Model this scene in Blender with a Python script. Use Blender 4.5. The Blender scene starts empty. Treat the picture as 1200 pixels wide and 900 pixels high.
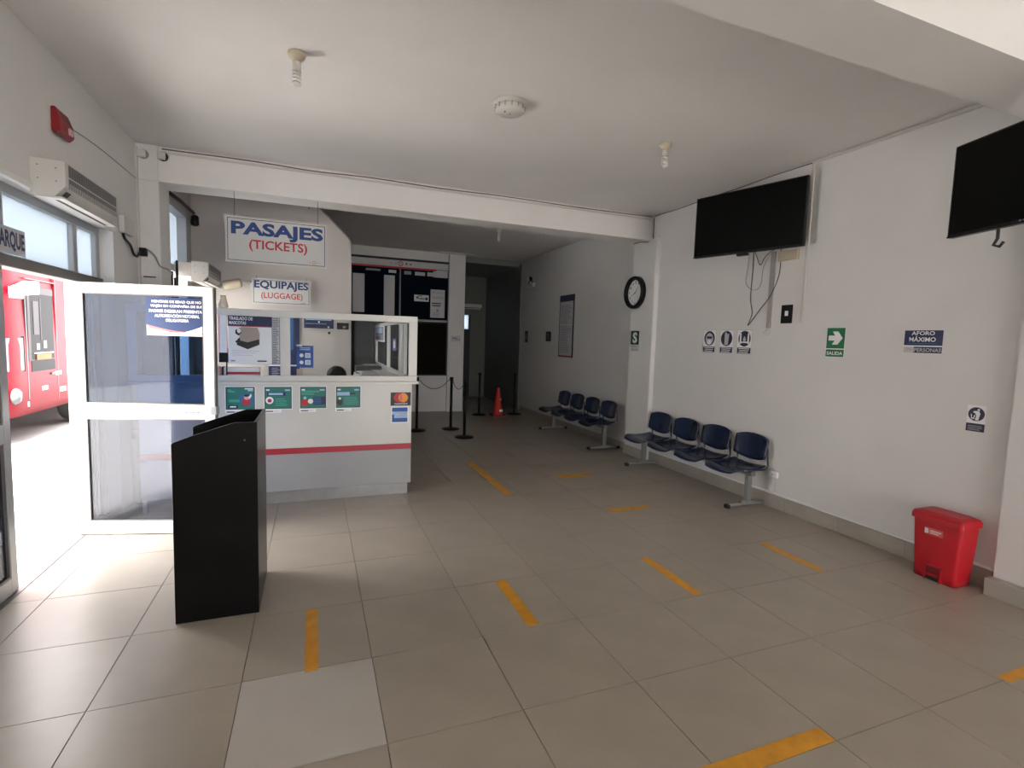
import bpy, bmesh, math, random
from mathutils import Vector, Matrix
random.seed(7)
SC = bpy.context.scene
COL = SC.collection
PI = math.pi

# ------------------------------------------------------------------ camera
def basis(yaw, pit, rol):
    f = Vector((math.sin(yaw)*math.cos(pit), math.cos(yaw)*math.cos(pit), math.sin(pit)))
    r = Vector((math.cos(yaw), -math.sin(yaw), 0)); u = r.cross(f)
    return math.cos(rol)*r+math.sin(rol)*u, -math.sin(rol)*r+math.cos(rol)*u, f
cr, cu, cf = basis(0.37159, -0.08555, 0.03158)
cd = bpy.data.cameras.new('camera'); cam = bpy.data.objects.new('camera', cd); COL.objects.link(cam)
M = Matrix((cr, cu, -cf)).transposed().to_4x4(); M.translation = (0, 0, 1.6574)
cam.matrix_world = M
cd.sensor_width = 36.0; cd.lens = 598.5/1200*36.0; cd.clip_start = .02; cd.clip_end = 200
SC.camera = cam

# ------------------------------------------------------------------ light
SKY = 5.4
w = bpy.data.worlds.new('overcast_sky'); SC.world = w; w.use_nodes = True
bgn = w.node_tree.nodes['Background']
bgn.inputs[0].default_value = (.99, .97, .975, 1); bgn.inputs[1].default_value = SKY
sd = bpy.data.lights.new('sun', 'SUN'); sd.energy = 19.0; sd.angle = math.radians(6); sd.color = (1, .96, .9)
so = bpy.data.objects.new('sun', sd); COL.objects.link(so)
so.rotation_euler = Vector((-.08, .75, -1.6)).to_track_quat('-Z', 'Y').to_euler()
def portal(name, loc, rot, sx, sy):
    l = bpy.data.lights.new(name, 'AREA'); l.shape = 'RECTANGLE'; l.size = sx; l.size_y = sy
    l.cycles.is_portal = True
    o = bpy.data.objects.new(name, l); COL.objects.link(o); o.location = loc; o.rotation_euler = rot
portal('portal_front', (2.6, -6.05, 1.4), (PI/2, 0, 0), 3.0, 2.8)
portal('portal_door', (-1.9, 4.45, 1.0), (PI/2, 0, -PI/2), 1.0, 2.0)
portal('portal_side', (-1.9, 3.4, 1.0), (PI/2, 0, -PI/2), 1.0, 2.0)
portal('portal_back_window', (-1.7, 7.1, 1.7), (PI/2, 0, -PI/2), 1.0, 1.3)
SC.view_settings.view_transform = 'Standard'; SC.view_settings.look = 'None'
SC.view_settings.gamma = 1.0; SC.view_settings.use_curve_mapping = False
SC.view_settings.exposure = 1.46

# ------------------------------------------------------------------ materials
MATS = {}
def mat(name, col, rough=.6, metal=0.0, var=0.0, vscale=3.0, bump=0.0, bscale=60.0, spec=.5, coat=0.0, rnd=0.0, var2=None):
    if name in MATS: return MATS[name]
    m = bpy.data.materials.new(name); m.use_nodes = True; MATS[name] = m
    nt = m.node_tree; b = nt.nodes['Principled BSDF']
    b.inputs['Roughness'].default_value = rough; b.inputs['Metallic'].default_value = metal
    b.inputs['Specular IOR Level'].default_value = spec
    if coat: b.inputs['Coat Weight'].default_value = coat; b.inputs['Coat Roughness'].default_value = .08
    c = (*col, 1); tc = nt.nodes.new('ShaderNodeTexCoord')
    out = None
    if var or rnd:
        rgb = nt.nodes.new('ShaderNodeHueSaturation'); rgb.inputs['Color'].default_value = c
        add = nt.nodes.new('ShaderNodeMath'); add.operation = 'ADD'; add.inputs[0].default_value = 1.0; add.inputs[1].default_value = 0
        if var:
            n = nt.nodes.new('ShaderNodeTexNoise'); n.inputs['Scale'].default_value = vscale; n.inputs['Detail'].default_value = 6
            nt.links.new(tc.outputs['Object'], n.inputs['Vector'])
            mr = nt.nodes.new('ShaderNodeMapRange'); mr.inputs[1].default_value = .3; mr.inputs[2].default_value = .7
            mr.inputs[3].default_value = 1-var; mr.inputs[4].default_value = 1+var
            nt.links.new(n.outputs['Fac'], mr.inputs[0]); nt.links.new(mr.outputs[0], add.inputs[0])
        if rnd:
            oi = nt.nodes.new('ShaderNodeObjectInfo'); mr2 = nt.nodes.new('ShaderNodeMapRange')
            mr2.inputs[3].default_value = -rnd; mr2.inputs[4].default_value = rnd
            nt.links.new(oi.outputs['Random'], mr2.inputs[0]); nt.links.new(mr2.outputs[0], add.inputs[1])
        nt.links.new(add.outputs[0], rgb.inputs['Value']); nt.links.new(rgb.outputs[0], b.inputs['Base Color'])
    else: b.inputs['Base Color'].default_value = c
    if bump:
        n2 = nt.nodes.new('ShaderNodeTexNoise'); n2.inputs['Scale'].default_value = bscale; n2.inputs['Detail'].default_value = 4
        nt.links.new(tc.outputs['Object'], n2.inputs['Vector'])
        bp = nt.nodes.new('ShaderNodeBump'); bp.inputs['Strength'].default_value = bump; bp.inputs['Distance'].default_value = .002
        nt.links.new(n2.outputs['Fac'], bp.inputs['Height']); nt.links.new(bp.outputs[0], b.inputs['Normal'])
    return m
def wallmat(name, col, stain=.06, spots=True):
    """painted plaster: soft blotches, small scuffs and fine trowel relief"""
    m = mat(name, col, rough=.75, var=.035, vscale=1.1, bump=.25, bscale=35)
    nt = m.node_tree; b = nt.nodes['Principled BSDF']
    src = b.inputs['Base Color'].links[0].from_socket
    tc = nt.nodes.new('ShaderNodeTexCoord')
    n = nt.nodes.new('ShaderNodeTexNoise'); n.inputs['Scale'].default_value = 2.3; n.inputs['Detail'].default_value = 9; n.inputs['Roughness'].default_value = .72
    nt.links.new(tc.outputs['Object'], n.inputs['Vector'])
    r = nt.nodes.new('ShaderNodeMapRange'); r.inputs[1].default_value = .62; r.inputs[2].default_value = .8; r.inputs[3].default_value = 0; r.inputs[4].default_value = stain*4
    nt.links.new(n.outputs['Fac'], r.inputs[0])
    mx = nt.nodes.new('ShaderNodeMix'); mx.data_type = 'RGBA'
    nt.links.new(r.outputs[0], mx.inputs[0]); nt.links.new(src, mx.inputs[6]); mx.inputs[7].default_value = (col[0]*.7, col[1]*.68, col[2]*.64, 1)
    nt.links.new(mx.outputs[2], b.inputs['Base Color'])
    return m
def glass(name, tint, gloss=.12, coat=1.0, rough=.0):
    m = bpy.data.materials.new(name); m.use_nodes = True; MATS[name] = m; nt = m.node_tree; nt.nodes.clear()
    o = nt.nodes.new('ShaderNodeOutputMaterial'); t = nt.nodes.new('ShaderNodeBsdfTransparent'); g = nt.nodes.new('ShaderNodeBsdfGlossy')
    t.inputs[0].default_value = (*tint, 1); g.inputs['Roughness'].default_value = rough; g.inputs[0].default_value = (1, 1, 1, 1)
    lw = nt.nodes.new('ShaderNodeFresnel'); lw.inputs[0].default_value = 1.5
    ad = nt.nodes.new('ShaderNodeMath'); ad.operation = 'ADD'; ad.inputs[1].default_value = gloss; ad.use_clamp = True
    mx = nt.nodes.new('ShaderNodeMixShader')
    ml = nt.nodes.new('ShaderNodeMath'); ml.operation = 'MULTIPLY'; ml.inputs[1].default_value = coat
    nt.links.new(lw.outputs[0], ml.inputs[0]); nt.links.new(ml.outputs[0], ad.inputs[0]); nt.links.new(ad.outputs[0], mx.inputs[0]); nt.links.new(t.outputs[0], mx.inputs[1]); nt.links.new(g.outputs[0], mx.inputs[2])
    nt.links.new(mx.outputs[0], o.inputs[0]); return m
def frosted(name, col):
    m = bpy.data.materials.new(name); m.use_nodes = True; MATS[name] = m; nt = m.node_tree; nt.nodes.clear()
    o = nt.nodes.new('ShaderNodeOutputMaterial'); t = nt.nodes.new('ShaderNodeBsdfTranslucent'); g = nt.nodes.new('ShaderNodeBsdfDiffuse')
    t.inputs[0].default_value = (*col, 1); g.inputs[0].default_value = (.6, .65, .7, 1)
    mx = nt.nodes.new('ShaderNodeMixShader'); mx.inputs[0].default_value = .25
    nt.links.new(t.outputs[0], mx.inputs[1]); nt.links.new(g.outputs[0], mx.inputs[2]); nt.links.new(mx.outputs[0], o.inputs[0]); return m

WALL = wallmat('white_wall_paint', (.73, .72, .71))
CEIL = wallmat('white_ceiling_paint', (.80, .775, .76), .03)
CREAM = wallmat('cream_wall_paint', (.54, .50, .475))
DKW = wallmat('corridor_shade_grey', (.16, .165, .15))  # wall colour darkened to stand in for the corridor's shade
TILE = mat('beige_floor_tile', (.37, .325, .268), rough=.31, spec=.34, var=.05, vscale=4, bump=.05, bscale=12, rnd=.016)
TILE2 = mat('pale_replacement_tile', (.47, .44, .40), rough=.34, spec=.32, var=.04, vscale=4, bump=.05, bscale=12)
GROUT = mat('dark_grout', (.17, .15, .135), rough=.9, var=.2, vscale=9)
BASE = mat('beige_baseboard_tile', (.40, .37, .32), rough=.35, var=.06, vscale=6)
PLASW = mat('white_plastic', (.62, .60, .57), rough=.45, var=.03, vscale=5)
PLASY = mat('yellowed_plastic', (.55, .48, .36), rough=.5, var=.08, vscale=8)
BLACKP = mat('black_plastic', (.007, .007, .0075), rough=.4, spec=.3)
RUB = mat('black_rubber', (.02, .02, .02), rough=.8)
CABLE = mat('black_cable', (.015, .015, .015), rough=.5)
SCREEN = mat('dark_tv_screen', (.002, .0025, .0025), rough=.25, spec=.12)
ALU = mat('white_aluminium', (.78, .78, .76), rough=.35, var=.02)
ALUG = mat('grey_aluminium', (.40, .41, .42), rough=.4, metal=.3, var=.04)
ALUD = mat('dark_aluminium', (.13, .12, .115), rough=.4, metal=.4)
STEEL = mat('grey_painted_steel', (.30, .31, .30), rough=.38, metal=.5, var=.08, vscale=20)
CHROME = mat('dark_chrome', (.16, .165, .17), rough=.22, metal=.9)
NAVYP = mat('navy_seat_plastic', (.009, .019, .055), rough=.26, var=.15, vscale=15, bump=.04, bscale=200, coat=.2)
LECT = mat('black_laminate', (.003, .0028, .003), rough=.3, spec=.2, var=.25, vscale=5, bump=.05, bscale=300)
REDB = mat('red_bin_plastic', (.50, .008, .018), rough=.38, var=.06, vscale=7)
DKRED = mat('recess_shade_and_gap_red', (.16, .003, .008), rough=.5)  # bin red darkened for recess shade; also colours the bus panel gaps
WHITE = mat('print_white', (.88, .88, .90), rough=.5)
PAPER = mat('print_paper', (.55, .55, .57), rough=.6)
NAVY = mat('print_navy', (.012, .022, .09), rough=.5)
INK = mat('print_ink_navy', (.02, .018, .055), rough=.5)
BLUE = mat('print_blue', (.012, .07, .32), rough=.5)
BLUEM = mat('print_mid_blue', (.03, .13, .34), rough=.5)
SKYB = mat('print_pale_blue', (.35, .55, .75), rough=.5)
RED = mat('print_red', (.48, .015, .03), rough=.5)
CORAL = mat('print_coral', (.62, .16, .13), rough=.5)
PINK = mat('print_pink', (.75, .42, .45), rough=.5)
ORANGE = mat('print_orange', (.85, .28, .03), rough=.5)
GREEN = mat('print_green', (.0, .16, .055), rough=.5)
TEAL = mat('print_teal', (.012, .17, .14), rough=.5)
TEAL2 = mat('print_teal_light', (.05, .34, .26), rough=.5)
BLACK = mat('print_black', (.01, .01, .011), rough=.5)
GREY = mat('print_grey', (.30, .30, .31), rough=.6)
PURPLE = mat('print_purple', (.13, .05, .32), rough=.5)
TAN = mat('print_tan', (.42, .34, .28), rough=.6)
SKIN = mat('skin', (.30, .15, .09), rough=.55)
HAIR = mat('black_hair', (.008, .007, .007), rough=.55, bump=.5, bscale=180)
SHIRT = mat('dark_shirt', (.02, .025, .05), rough=.85, var=.2, vscale=8)
TAPE = mat('yellow_floor_tape', (.68, .31, .02), rough=.45, var=.12, vscale=14)
LAM = mat('white_laminate', (.60, .60, .57), rough=.35, var=.02)
LAMG = mat('grey_laminate', (.33, .34, .35), rough=.4, var=.03)
KICK = mat('brushed_metal_kick', (.28, .28, .28), rough=.4, metal=.6, var=.1, vscale=7)
REDSTR = mat('red_stripe', (.38, .012, .03), rough=.4)
BOARD = mat('dark_board', (.003, .008, .016), rough=.7, spec=.03)
DKGL = mat('dark_brown_glass', (.006, .005, .003), rough=.5, spec=.03)
CONE = mat('orange_red_cone', (.62, .035, .02), rough=.5)
CONC = mat('pale_concrete', (.52, .51, .49), rough=.85, var=.08, vscale=1.5, bump=.3, bscale=20)
ASPH = mat('grey_asphalt', (.16, .155, .15), rough=.9, var=.12, vscale=2, bump=.4, bscale=80)
BUSR = mat('bus_red_paint', (.13, .0022, .009), rough=.45, var=.03, spec=.08)
BUSW = mat('bus_white_paint', (.45, .44, .44), rough=.4)
BUSG = mat('bus_dark_glass', (.005, .005, .006), rough=.4, spec=.03)
LENS = mat('clear_lens', (.09, .095, .10), rough=.2, spec=.3)
YEL = mat('yellow_plate', (.11, .07, .008), rough=.5, spec=.1)
BULB = mat('white_bulb_glass', (.75, .74, .70), rough=.3)
ALARM = mat('red_alarm_plastic', (.25, .01, .015), rough=.4)
GRILL = mat('grey_grille', (.12, .11, .11), rough=.6)
GCLEAR = glass('clear_glass', (.95, .96, .96), .0, .03)
GBLUE = glass('blue_tinted_glass', (.30, .42, .60), .01, .35)
GLOW = glass('grey_tinted_glass', (.64, .66, .74), .01, .4)
GSIDE = glass('side_screen_glass', (.93, .95, .95), .0, .03)
GDIM = glass('daylight_cutting_glass', (.16, .17, .19), .01, .4)  # tint made dark to hold daylight off the near floor
FROST = frosted('frosted_pane', (.34, .375, .41))
NBLUE = mat('notice_navy_blue', (.008, .032, .13), rough=.5)

# ------------------------------------------------------------------ mesh helpers
class MB:
    def __init__(s): s.bm = bmesh.new(); s.mats = []
    def mi(s, m):
        if m not in s.mats: s.mats.append(m)
        return s.mats.index(m)
    def add(s, verts, faces, m, smooth=False):
        k = s.mi(m); vs = [s.bm.verts.new(v) for v in verts]; out = []
        for f in faces:
            try:
                fc = s.bm.faces.new([vs[i] for i in f]); fc.material_index = k; fc.smooth = smooth; out.append(fc)
            except ValueError: pass
        return vs, out
    def box(s, x0, x1, y0, y1, z0, z1, m, bev=0, seg=2):
        v = [(x0, y0, z0), (x1, y0, z0), (x1, y1, z0), (x0, y1, z0), (x0, y0, z1), (x1, y0, z1), (x1, y1, z1), (x0, y1, z1)]
        f = [(0, 3, 2, 1), (4, 5, 6, 7), (0, 1, 5, 4), (1, 2, 6, 5), (2, 3, 7, 6), (3, 0, 4, 7)]
        vs, fs = s.add(v, f, m)
        if bev:
            es = list({e for fc in fs for e in fc.edges})
            r = bmesh.ops.bevel(s.bm, geom=es, offset=bev, segments=seg, profile=.5, affect='EDGES', clamp_overlap=True)
            for fc in r['faces']: fc.material_index = s.mi(m)
        return s
    def hexa(s, v, m):                      # 8 corners: bottom ring 0-3, top ring 4-7 (both counter-clockwise)
        s.add(v, [(0, 3, 2, 1), (4, 5, 6, 7), (0, 1, 5, 4), (1, 2, 6, 5), (2, 3, 7, 6), (3, 0, 4, 7)], m); return s
    def lathe(s, prof, c, m, n=24, axis='z', smooth=True, mx=None):
        """prof: list of (radius, height) along the axis"""
        vs = []
        for r, h in prof:
            for i in range(n):
                a = 2*PI*i/n; x, y = r*math.cos(a), r*math.sin(a)
                p = Vector((x, y, h)) if axis == 'z' else (Vector((h, x, y)) if axis == 'x' else Vector((x, h, -y)))
                if mx: p = mx @ p
                vs.append(p+Vector(c))
        fs = []
        for j in range(len(prof)-1):
            for i in range(n):
                a, b = j*n+i, j*n+(i+1) % n; fs.append((a, b, b+n, a+n))
        fs.append(tuple(reversed(range(n)))); fs.append(tuple((len(prof)-1)*n+i for i in range(n)))
        s.add(vs, fs, m, smooth); return s
    def tube(s, pts, r, m, n=8, closed=False):
        pts = [Vector(p) for p in pts]; rings = []; N = len(pts); up = None
        for i, p in enumerate(pts):
            if closed: d = pts[(i+1) % N]-pts[i-1]
            else: d = pts[min(i+1, N-1)]-pts[max(i-1, 0)]
            d.normalize()
            if up is None: up = Vector((0, 0, 1)) if abs(d.z) < .9 else Vector((1, 0, 0))
            a = up-d*up.dot(d); a.normalize(); up = a; b = d.cross(a)
            rings.append([p+(a*math.cos(2*PI*k/n)+b*math.sin(2*PI*k/n))*r for k in range(n)])
        vs = [v for rg in rings for v in rg]; fs = []
        for j in range(N if closed else N-1):
            j2 = (j+1) % N
            for i in range(n): fs.append((j*n+i, j*n+(i+1) % n, j2*n+(i+1) % n, j2*n+i))
        if not closed: fs += [tuple(reversed(range(n))), tuple((N-1)*n+i for i in range(n))]
        s.add(vs, fs, m, True); return s
    def prism(s, poly, d0, d1, m, plane='xz'):
        """poly extruded along the third axis from d0 to d1"""
        def P(a, b, d): return {'xz': (a, d, b), 'xy': (a, b, d), 'yz': (d, a, b)}[plane]
        n = len(poly); vs = [P(a, b, d0) for a, b in poly]+[P(a, b, d1) for a, b in poly]
        fs = [tuple(range(n)), tuple(range(2*n-1, n-1, -1))]+[(i, i+n, (i+1) % n+n, (i+1) % n) for i in range(n)]
        s.add(vs, fs, m); return s
    def shape(s, fn, nu, nv, th, m):
        """a thin shell from fn(u,v)->point, thickened along its normal by th"""
        P = [[Vector(fn(i/nu, j/nv)) for j in range(nv+1)] for i in range(nu+1)]
        def nrm(i, j):
            a = P[min(i+1, nu)][j]-P[max(i-1, 0)][j]; b = P[i][min(j+1, nv)]-P[i][max(j-1, 0)]
            c = a.cross(b); return c.normalized() if c.length > 1e-9 else Vector((0, 0, 1))
        A = [P[i][j] for i in range(nu+1) for j in range(nv+1)]
        B = [P[i][j]-nrm(i, j)*th for i in range(nu+1) for j in range(nv+1)]
        K = nv+1; n = len(A); fs = []
        for i in range(nu):
            for j in range(nv):
                a = i*K+j; fs.append((a, a+K, a+K+1, a+1)); fs.append((n+a, n+a+1, n+a+K+1, n+a+K))
        for i in range(nu):
            a = i*K; fs.append((a, n+a, n+a+K, a+K)); a = i*K+nv; fs.append((a, a+K, n+a+K, n+a))
        for j in range(nv):
            a = j; fs.append((a, a+1, n+a+1, n+a)); a = nu*K+j; fs.append((a, n+a, n+a+1, a+1))
        s.add(A+B, fs, m, True); return s
    def text(s, st, x0, x1, z0, z1, m, y=0.0, bold=.02, d=.0006, keep=False):
        """lettering scaled into the box x0..x1, z0..z1 on the plane y, facing -y"""
        c = bpy.data.curves.new('t', 'FONT'); c.body = st; c.offset = bold; c.extrude = 0; c.resolution_u = 3
        o = bpy.data.objects.new('t', c); me = o.to_mesh()
        xs = [v.co.x for v in me.vertices]; ys = [v.co.y for v in me.vertices]
        if not xs: return s
        ax, bx, ay, by = min(xs), max(xs), min(ys), max(ys)
        sx = (x1-x0)/(bx-ax); sz = (z1-z0)/(by-ay)
        vs = [(x0+(v.co.x-ax)*sx, y-d, z0+(v.co.y-ay)*sz) for v in me.vertices]
        fs = [tuple(p.vertices) for p in me.polygons]
        s.add(vs, fs, m); o.to_mesh_clear(); bpy.data.objects.remove(o); bpy.data.curves.remove(c); return s
    def disc(s, cx, cz, r, m, y=0.0, rz=None, n=28, d=.0005):
        rz = rz or r; vs = [(cx+r*math.cos(2*PI*i/n), y-d, cz+rz*math.sin(2*PI*i/n)) for i in range(n)]
        s.add(vs, [tuple(range(n))], m); return s
    def ring(s, cx, cz, r, t, m, y=0.0, n=28, d=.0005):
        vs = [(cx+q*math.cos(2*PI*i/n), y-d, cz+q*math.sin(2*PI*i/n)) for q in (r-t, r) for i in range(n)]
        s.add(vs, [(i, n+i, n+(i+1) % n, (i+1) % n) for i in range(n)], m); return s
    def rect(s, x0, x1, z0, z1, m, y=0.0, d=.0005):
        s.add([(x0, y-d, z0), (x1, y-d, z0), (x1, y-d, z1), (x0, y-d, z1)], [(0, 1, 2, 3)], m); return s
    def poly(s, pts, m, y=0.0, d=.0005):
        s.add([(a, y-d, b) for a, b in pts], [tuple(range(len(pts)))], m); return s
    def build(s, name, parent=None, loc=None, rz=None, normals=True):
        me = bpy.data.meshes.new(name)
        if normals: bmesh.ops.recalc_face_normals(s.bm, faces=s.bm.faces)
        s.bm.to_mesh(me); s.bm.free()
        for m in s.mats: me.materials.append(m)
        o = bpy.data.objects.new(name, me); COL.objects.link(o)
        if parent is not None: o.parent = parent
        if loc is not None: o.location = loc
        if rz is not None: o.rotation_euler = (0, 0, rz)
        return o
def tag(o, label=None, cat=None, group=None, kind=None):
    if label: o['label'] = label
    if cat: o['category'] = cat
    if group: o['group'] = group
    if kind: o['kind'] = kind
    return o
def empty(name, loc, label, cat, rz=0, group=None):
    o = bpy.data.objects.new(name, None); COL.objects.link(o); o.location = loc; o.rotation_euler = (0, 0, rz); o.empty_display_size = .1
    return tag(o, label, cat, group)
def struct(name, label, mb, parent=None):
    o = mb.build(name, parent)
    if parent is None: tag(o, label, 'building', None, 'structure'); del o['category']
    return o
def copy_tree(o, parent=None):
    c = o.copy(); COL.objects.link(c)
    if parent is not None: c.parent = parent
    for ch in list(o.children): copy_tree(ch, c)
    return c
def arc(fn, n): return [fn(i/n) for i in range(n+1)]
def catmull(pts, n=6):
    P = [Vector(p) for p in pts]; P = [P[0]*2-P[1]]+P+[P[-1]*2-P[-2]]; out = []
    for i in range(1, len(P)-2):
        for k in range(n):
            t = k/n; a, b, c, d = P[i-1:i+3]
            out.append(.5*((2*b)+(c-a)*t+(2*a-5*b+4*c-d)*t*t+(-a+3*b-3*c+d)*t**3))
    out.append(P[-2]); return out

# ------------------------------------------------------------------ structure
XN, XP, XF = 4.47, 4.40, 4.60          # right wall: near face, pillar face, far section
ZC = 3.46; ZB = 3.12                    # ceiling, underside of beams
XL = -1.62                              # left wall face
# floor: grout bed and plain slab behind, individual tiles on it
fl = MB(); fl.box(-1.8, 4.62, -.415, 11.5, -.15, -.004, GROUT); fl.box(-1.8, 4.62, -6.1, -.415, -.15, 0, TILE); fl.box(3.1, 4.62, 11.5, 14.1, -.15, 0, TILE)
floor = struct('floor', 'polished beige tiled floor of the waiting hall', fl)
xs = sorted({-1.8, 4.6, *[.878+.6*i for i in range(-4, 7)]}); ys = [1.985+.6*j for j in range(-4, 16)]+[11.45]
cache = {}
def tile_mesh(w_, d_, m):
    key = (round(w_, 3), round(d_, 3), m.name)
    if key not in cache:
        b = MB(); g = .0014; t = .0012
        b.hexa([(g, g, -.0035), (w_-g, g, -.0035), (w_-g, d_-g, -.0035), (g, d_-g, -.0035),
                (g+t, g+t, 0), (w_-g-t, g+t, 0), (w_-g-t, d_-g-t, 0), (g+t, d_-g-t, 0)], m)
        bmesh.ops.recalc_face_normals(b.bm, faces=b.bm.faces)
        me = bpy.data.meshes.new('floor_tile'); b.bm.to_mesh(me); b.bm.free(); me.materials.append(m); cache[key] = me
    return cache[key]
for i in range(len(xs)-1):
    for j in range(len(ys)-1):
        w_, d_ = xs[i+1]-xs[i], ys[j+1]-ys[j]
        if w_ < .05 or d_ < .05: continue
        pale = abs(xs[i]+.322) < .01 and abs(ys[j]-1.985) < .01
        o = bpy.data.objects.new('floor_tile', tile_mesh(w_, d_, TILE2 if pale else TILE)); COL.objects.link(o)
        o.parent = floor; o.location = (xs[i], ys[j], 0)
        if pale: o['label'] = 'paler replacement floor tile by the yellow tape'
# ceiling
c = MB(); c.box(-1.9, 4.9, -6.1, 6.2, ZC, ZC+.15, CEIL); c.box(-1.9, 4.9, 6.2, 11.5, ZC+.07, ZC+.2, CEIL); c.box(3.0, 4.9, 11.5, 14.15, ZC-.06, ZC+.1, DKW)  # corridor piece of the ceiling carries the same painted-in shade
struct('ceiling', 'white painted plaster ceiling', c)
b = MB(); b.box(-1.85, 4.75, 6.17, 6.52, ZB, ZC+.1, CEIL); struct('trim_1', 'white ceiling beam between the hall and the back room', b)
b = MB(); b.box(-1.62, 4.6, 1.585, 1.94, ZB, ZC+.01, WALL); struct('trim_2', 'white ceiling beam nearest the viewer', b)
# right wall
b = MB(); b.box(XN, 4.75, 1.98, 5.98, 0, ZC, WALL); b.box(XN, 4.75, 5.98, 6.18, ZB, ZC, WALL); b.box(4.425, 4.75, -6.1, 1.98, 0, ZC, WALL)
b.box(XF, 4.75, 6.5, 14.1, 0, ZC+.08, WALL)
struct('wall_right', 'long white plaster wall with posters and televisions', b)
b = MB(); b.box(XP, 4.75, 5.98, 6.52, 0, ZB+.01, WALL, .012, 2); struct('trim_3', 'white wall pillar under the beam with the clock', b)
# baseboards (tile pieces as children)
def baseboard(name, label, x, y0, y1, th, z=.14):
    g = MB(); g.box(x-.006, x, y0, y1, 0, z-.004, GROUT); root = struct(name, label, g)
    n = max(1, round((y1-y0)/.6)); L = (y1-y0)/n
    me = None
    for k in range(n):
        if me is None:
            q = MB(); q.box(-th, 0, .001, L-.001, 0.001, z, BASE, .002, 1); o = q.build('baseboard_tile', root); me = o.data
        else: o = bpy.data.objects.new('baseboard_tile', me); COL.objects.link(o); o.parent = root
        o.location = (x-.006, y0+k*L, 0)
baseboard('baseboard_right', 'beige tile baseboard along the near right wall', XN, 2.0, 5.98, .008)
baseboard('baseboard_pillar', 'short beige tile baseboard at the foot of the clock pillar', XP, 5.98, 6.52, .008)
baseboard('baseboard_far_right', 'beige tile baseboard along the far right wall', XF, 6.52, 11.2, .008, .1)
baseboard('baseboard_near_right', 'thick beige tile baseboard at the near wall offset', 4.425, -3.0, 1.99, .075, .12)
# left wall: opening y .. 5.45, z .. 2.5
b = MB(); b.box(-1.85, XL, -6.1, 5.47, 2.5, ZC, WALL); b.box(-1.85, XL, 5.47, 6.2, 0, ZC, WALL); b.box(-1.85, XL, -6.1, 2.95, 0, 2.5, WALL)
struct('wall_left', 'white wall over the glazed street entrance', b)
b = MB(); b.box(-1.64, -1.435, 6.17, 6.56, 0, ZB+.01, WALL, .008, 2); b.box(-1.64, -1.435, 6.155, 6.17, ZB, ZC, WALL); struct('trim_4', 'white corner pillar at the left end of the beam', b)
b = MB()
b.box(-1.85, -1.5, 6.56, 7.95, 0, 1.0, CREAM); b.box(-1.85, -1.5, 6.56, 7.95, 3.13, ZC+.07, CREAM); b.box(-1.85, -1.5, 7.86, 7.95, 1.0, 3.13, CREAM); b.box(-1.85,-1.5,6.2,6.585,0,ZC+.07,CREAM)
struct('wall_left_back', 'cream side wall behind the ticket booth', b)
b = MB(); b.box(-1.5, .06, 7.92, 8.1, 0, ZC+.07, CREAM)
b.prism([(.06, 0), (.512, 0), (.503, 3.02), (.06, 3.45)], 7.92, 8.1, CREAM); b.box(.27, .512, 7.905, 7.92, 0, 3.0, CREAM)
b.box(.41, .51, 8.1, 11.4, 0, 3.0, CREAM); b.box(-1.85, .75, 11.3, 11.45, 0, ZC+.07, CREAM); b.box(-1.85, -1.5, 7.95, 11.45, 0, ZC+.07, CREAM)
struct('wall_booth_back', 'cream wall behind the ticket booth', b)
b = MB(); b.box(.7, 3.17, 11.3, 11.45, 0, ZC+.07, WALL); b.box(2.80, 3.17, 11.22, 11.3, 0, ZC+.07, WALL, .004, 1); struct('wall_back', 'grey white back wall beside the dark corridor', b)
b = MB(); b.box(3.06, 3.17, 11.45, 14.1, 0, ZC, DKW); b.box(3.06, 3.45, 14.0, 14.15, 0, ZC, DKW); b.box(4.13, 4.7, 14.0, 14.15, 0, ZC, DKW); b.box(3.45, 4.13, 14.0, 14.15, 2.33, ZC, DKW); b.box(4.585, 4.7, 11.4, 14.0, 0, ZC, DKW); struct('wall_corridor', 'unlit corridor walls with shade painted in', b)
# rear (street) wall behind the viewer with its wide shutter opening
b = MB(); b.box(-1.85, 1.2, -6.25, -6.1, 0, ZC, WALL); b.box(4.1, 4.75, -6.25, -6.1, 0, ZC, WALL); b.box(1.2, 4.1, -6.25, -6.1, 2.35, ZC, WALL)
struct('wall_front', 'white street side wall with a wide shutter opening', b)
# street side: ground
b = MB(); b.box(-1.8, -30, -20, 8.35, -.2, -.03, CONC); b.box(-1.8, 30, -30, -6.1, -.2, -.03, CONC); struct('ground', 'sunlit pale concrete forecourt', b)
b = MB(); b.box(-30, -1.85, 8.36, 40, -.2, -.035, ASPH); struct('road', 'grey asphalt bus lane', b)
b = MB(); b.box(-11.2, -11, -15, 35, -.1, 4.2, WALL); struct('wall_yard', 'pale yard wall beyond the bus', b)
b = MB(); b.box(-1.82,-1.70,2.95,5.45,-.03,.004,ALUD); struct('trim_5', 'grey metal threshold of the entrance', b)

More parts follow.
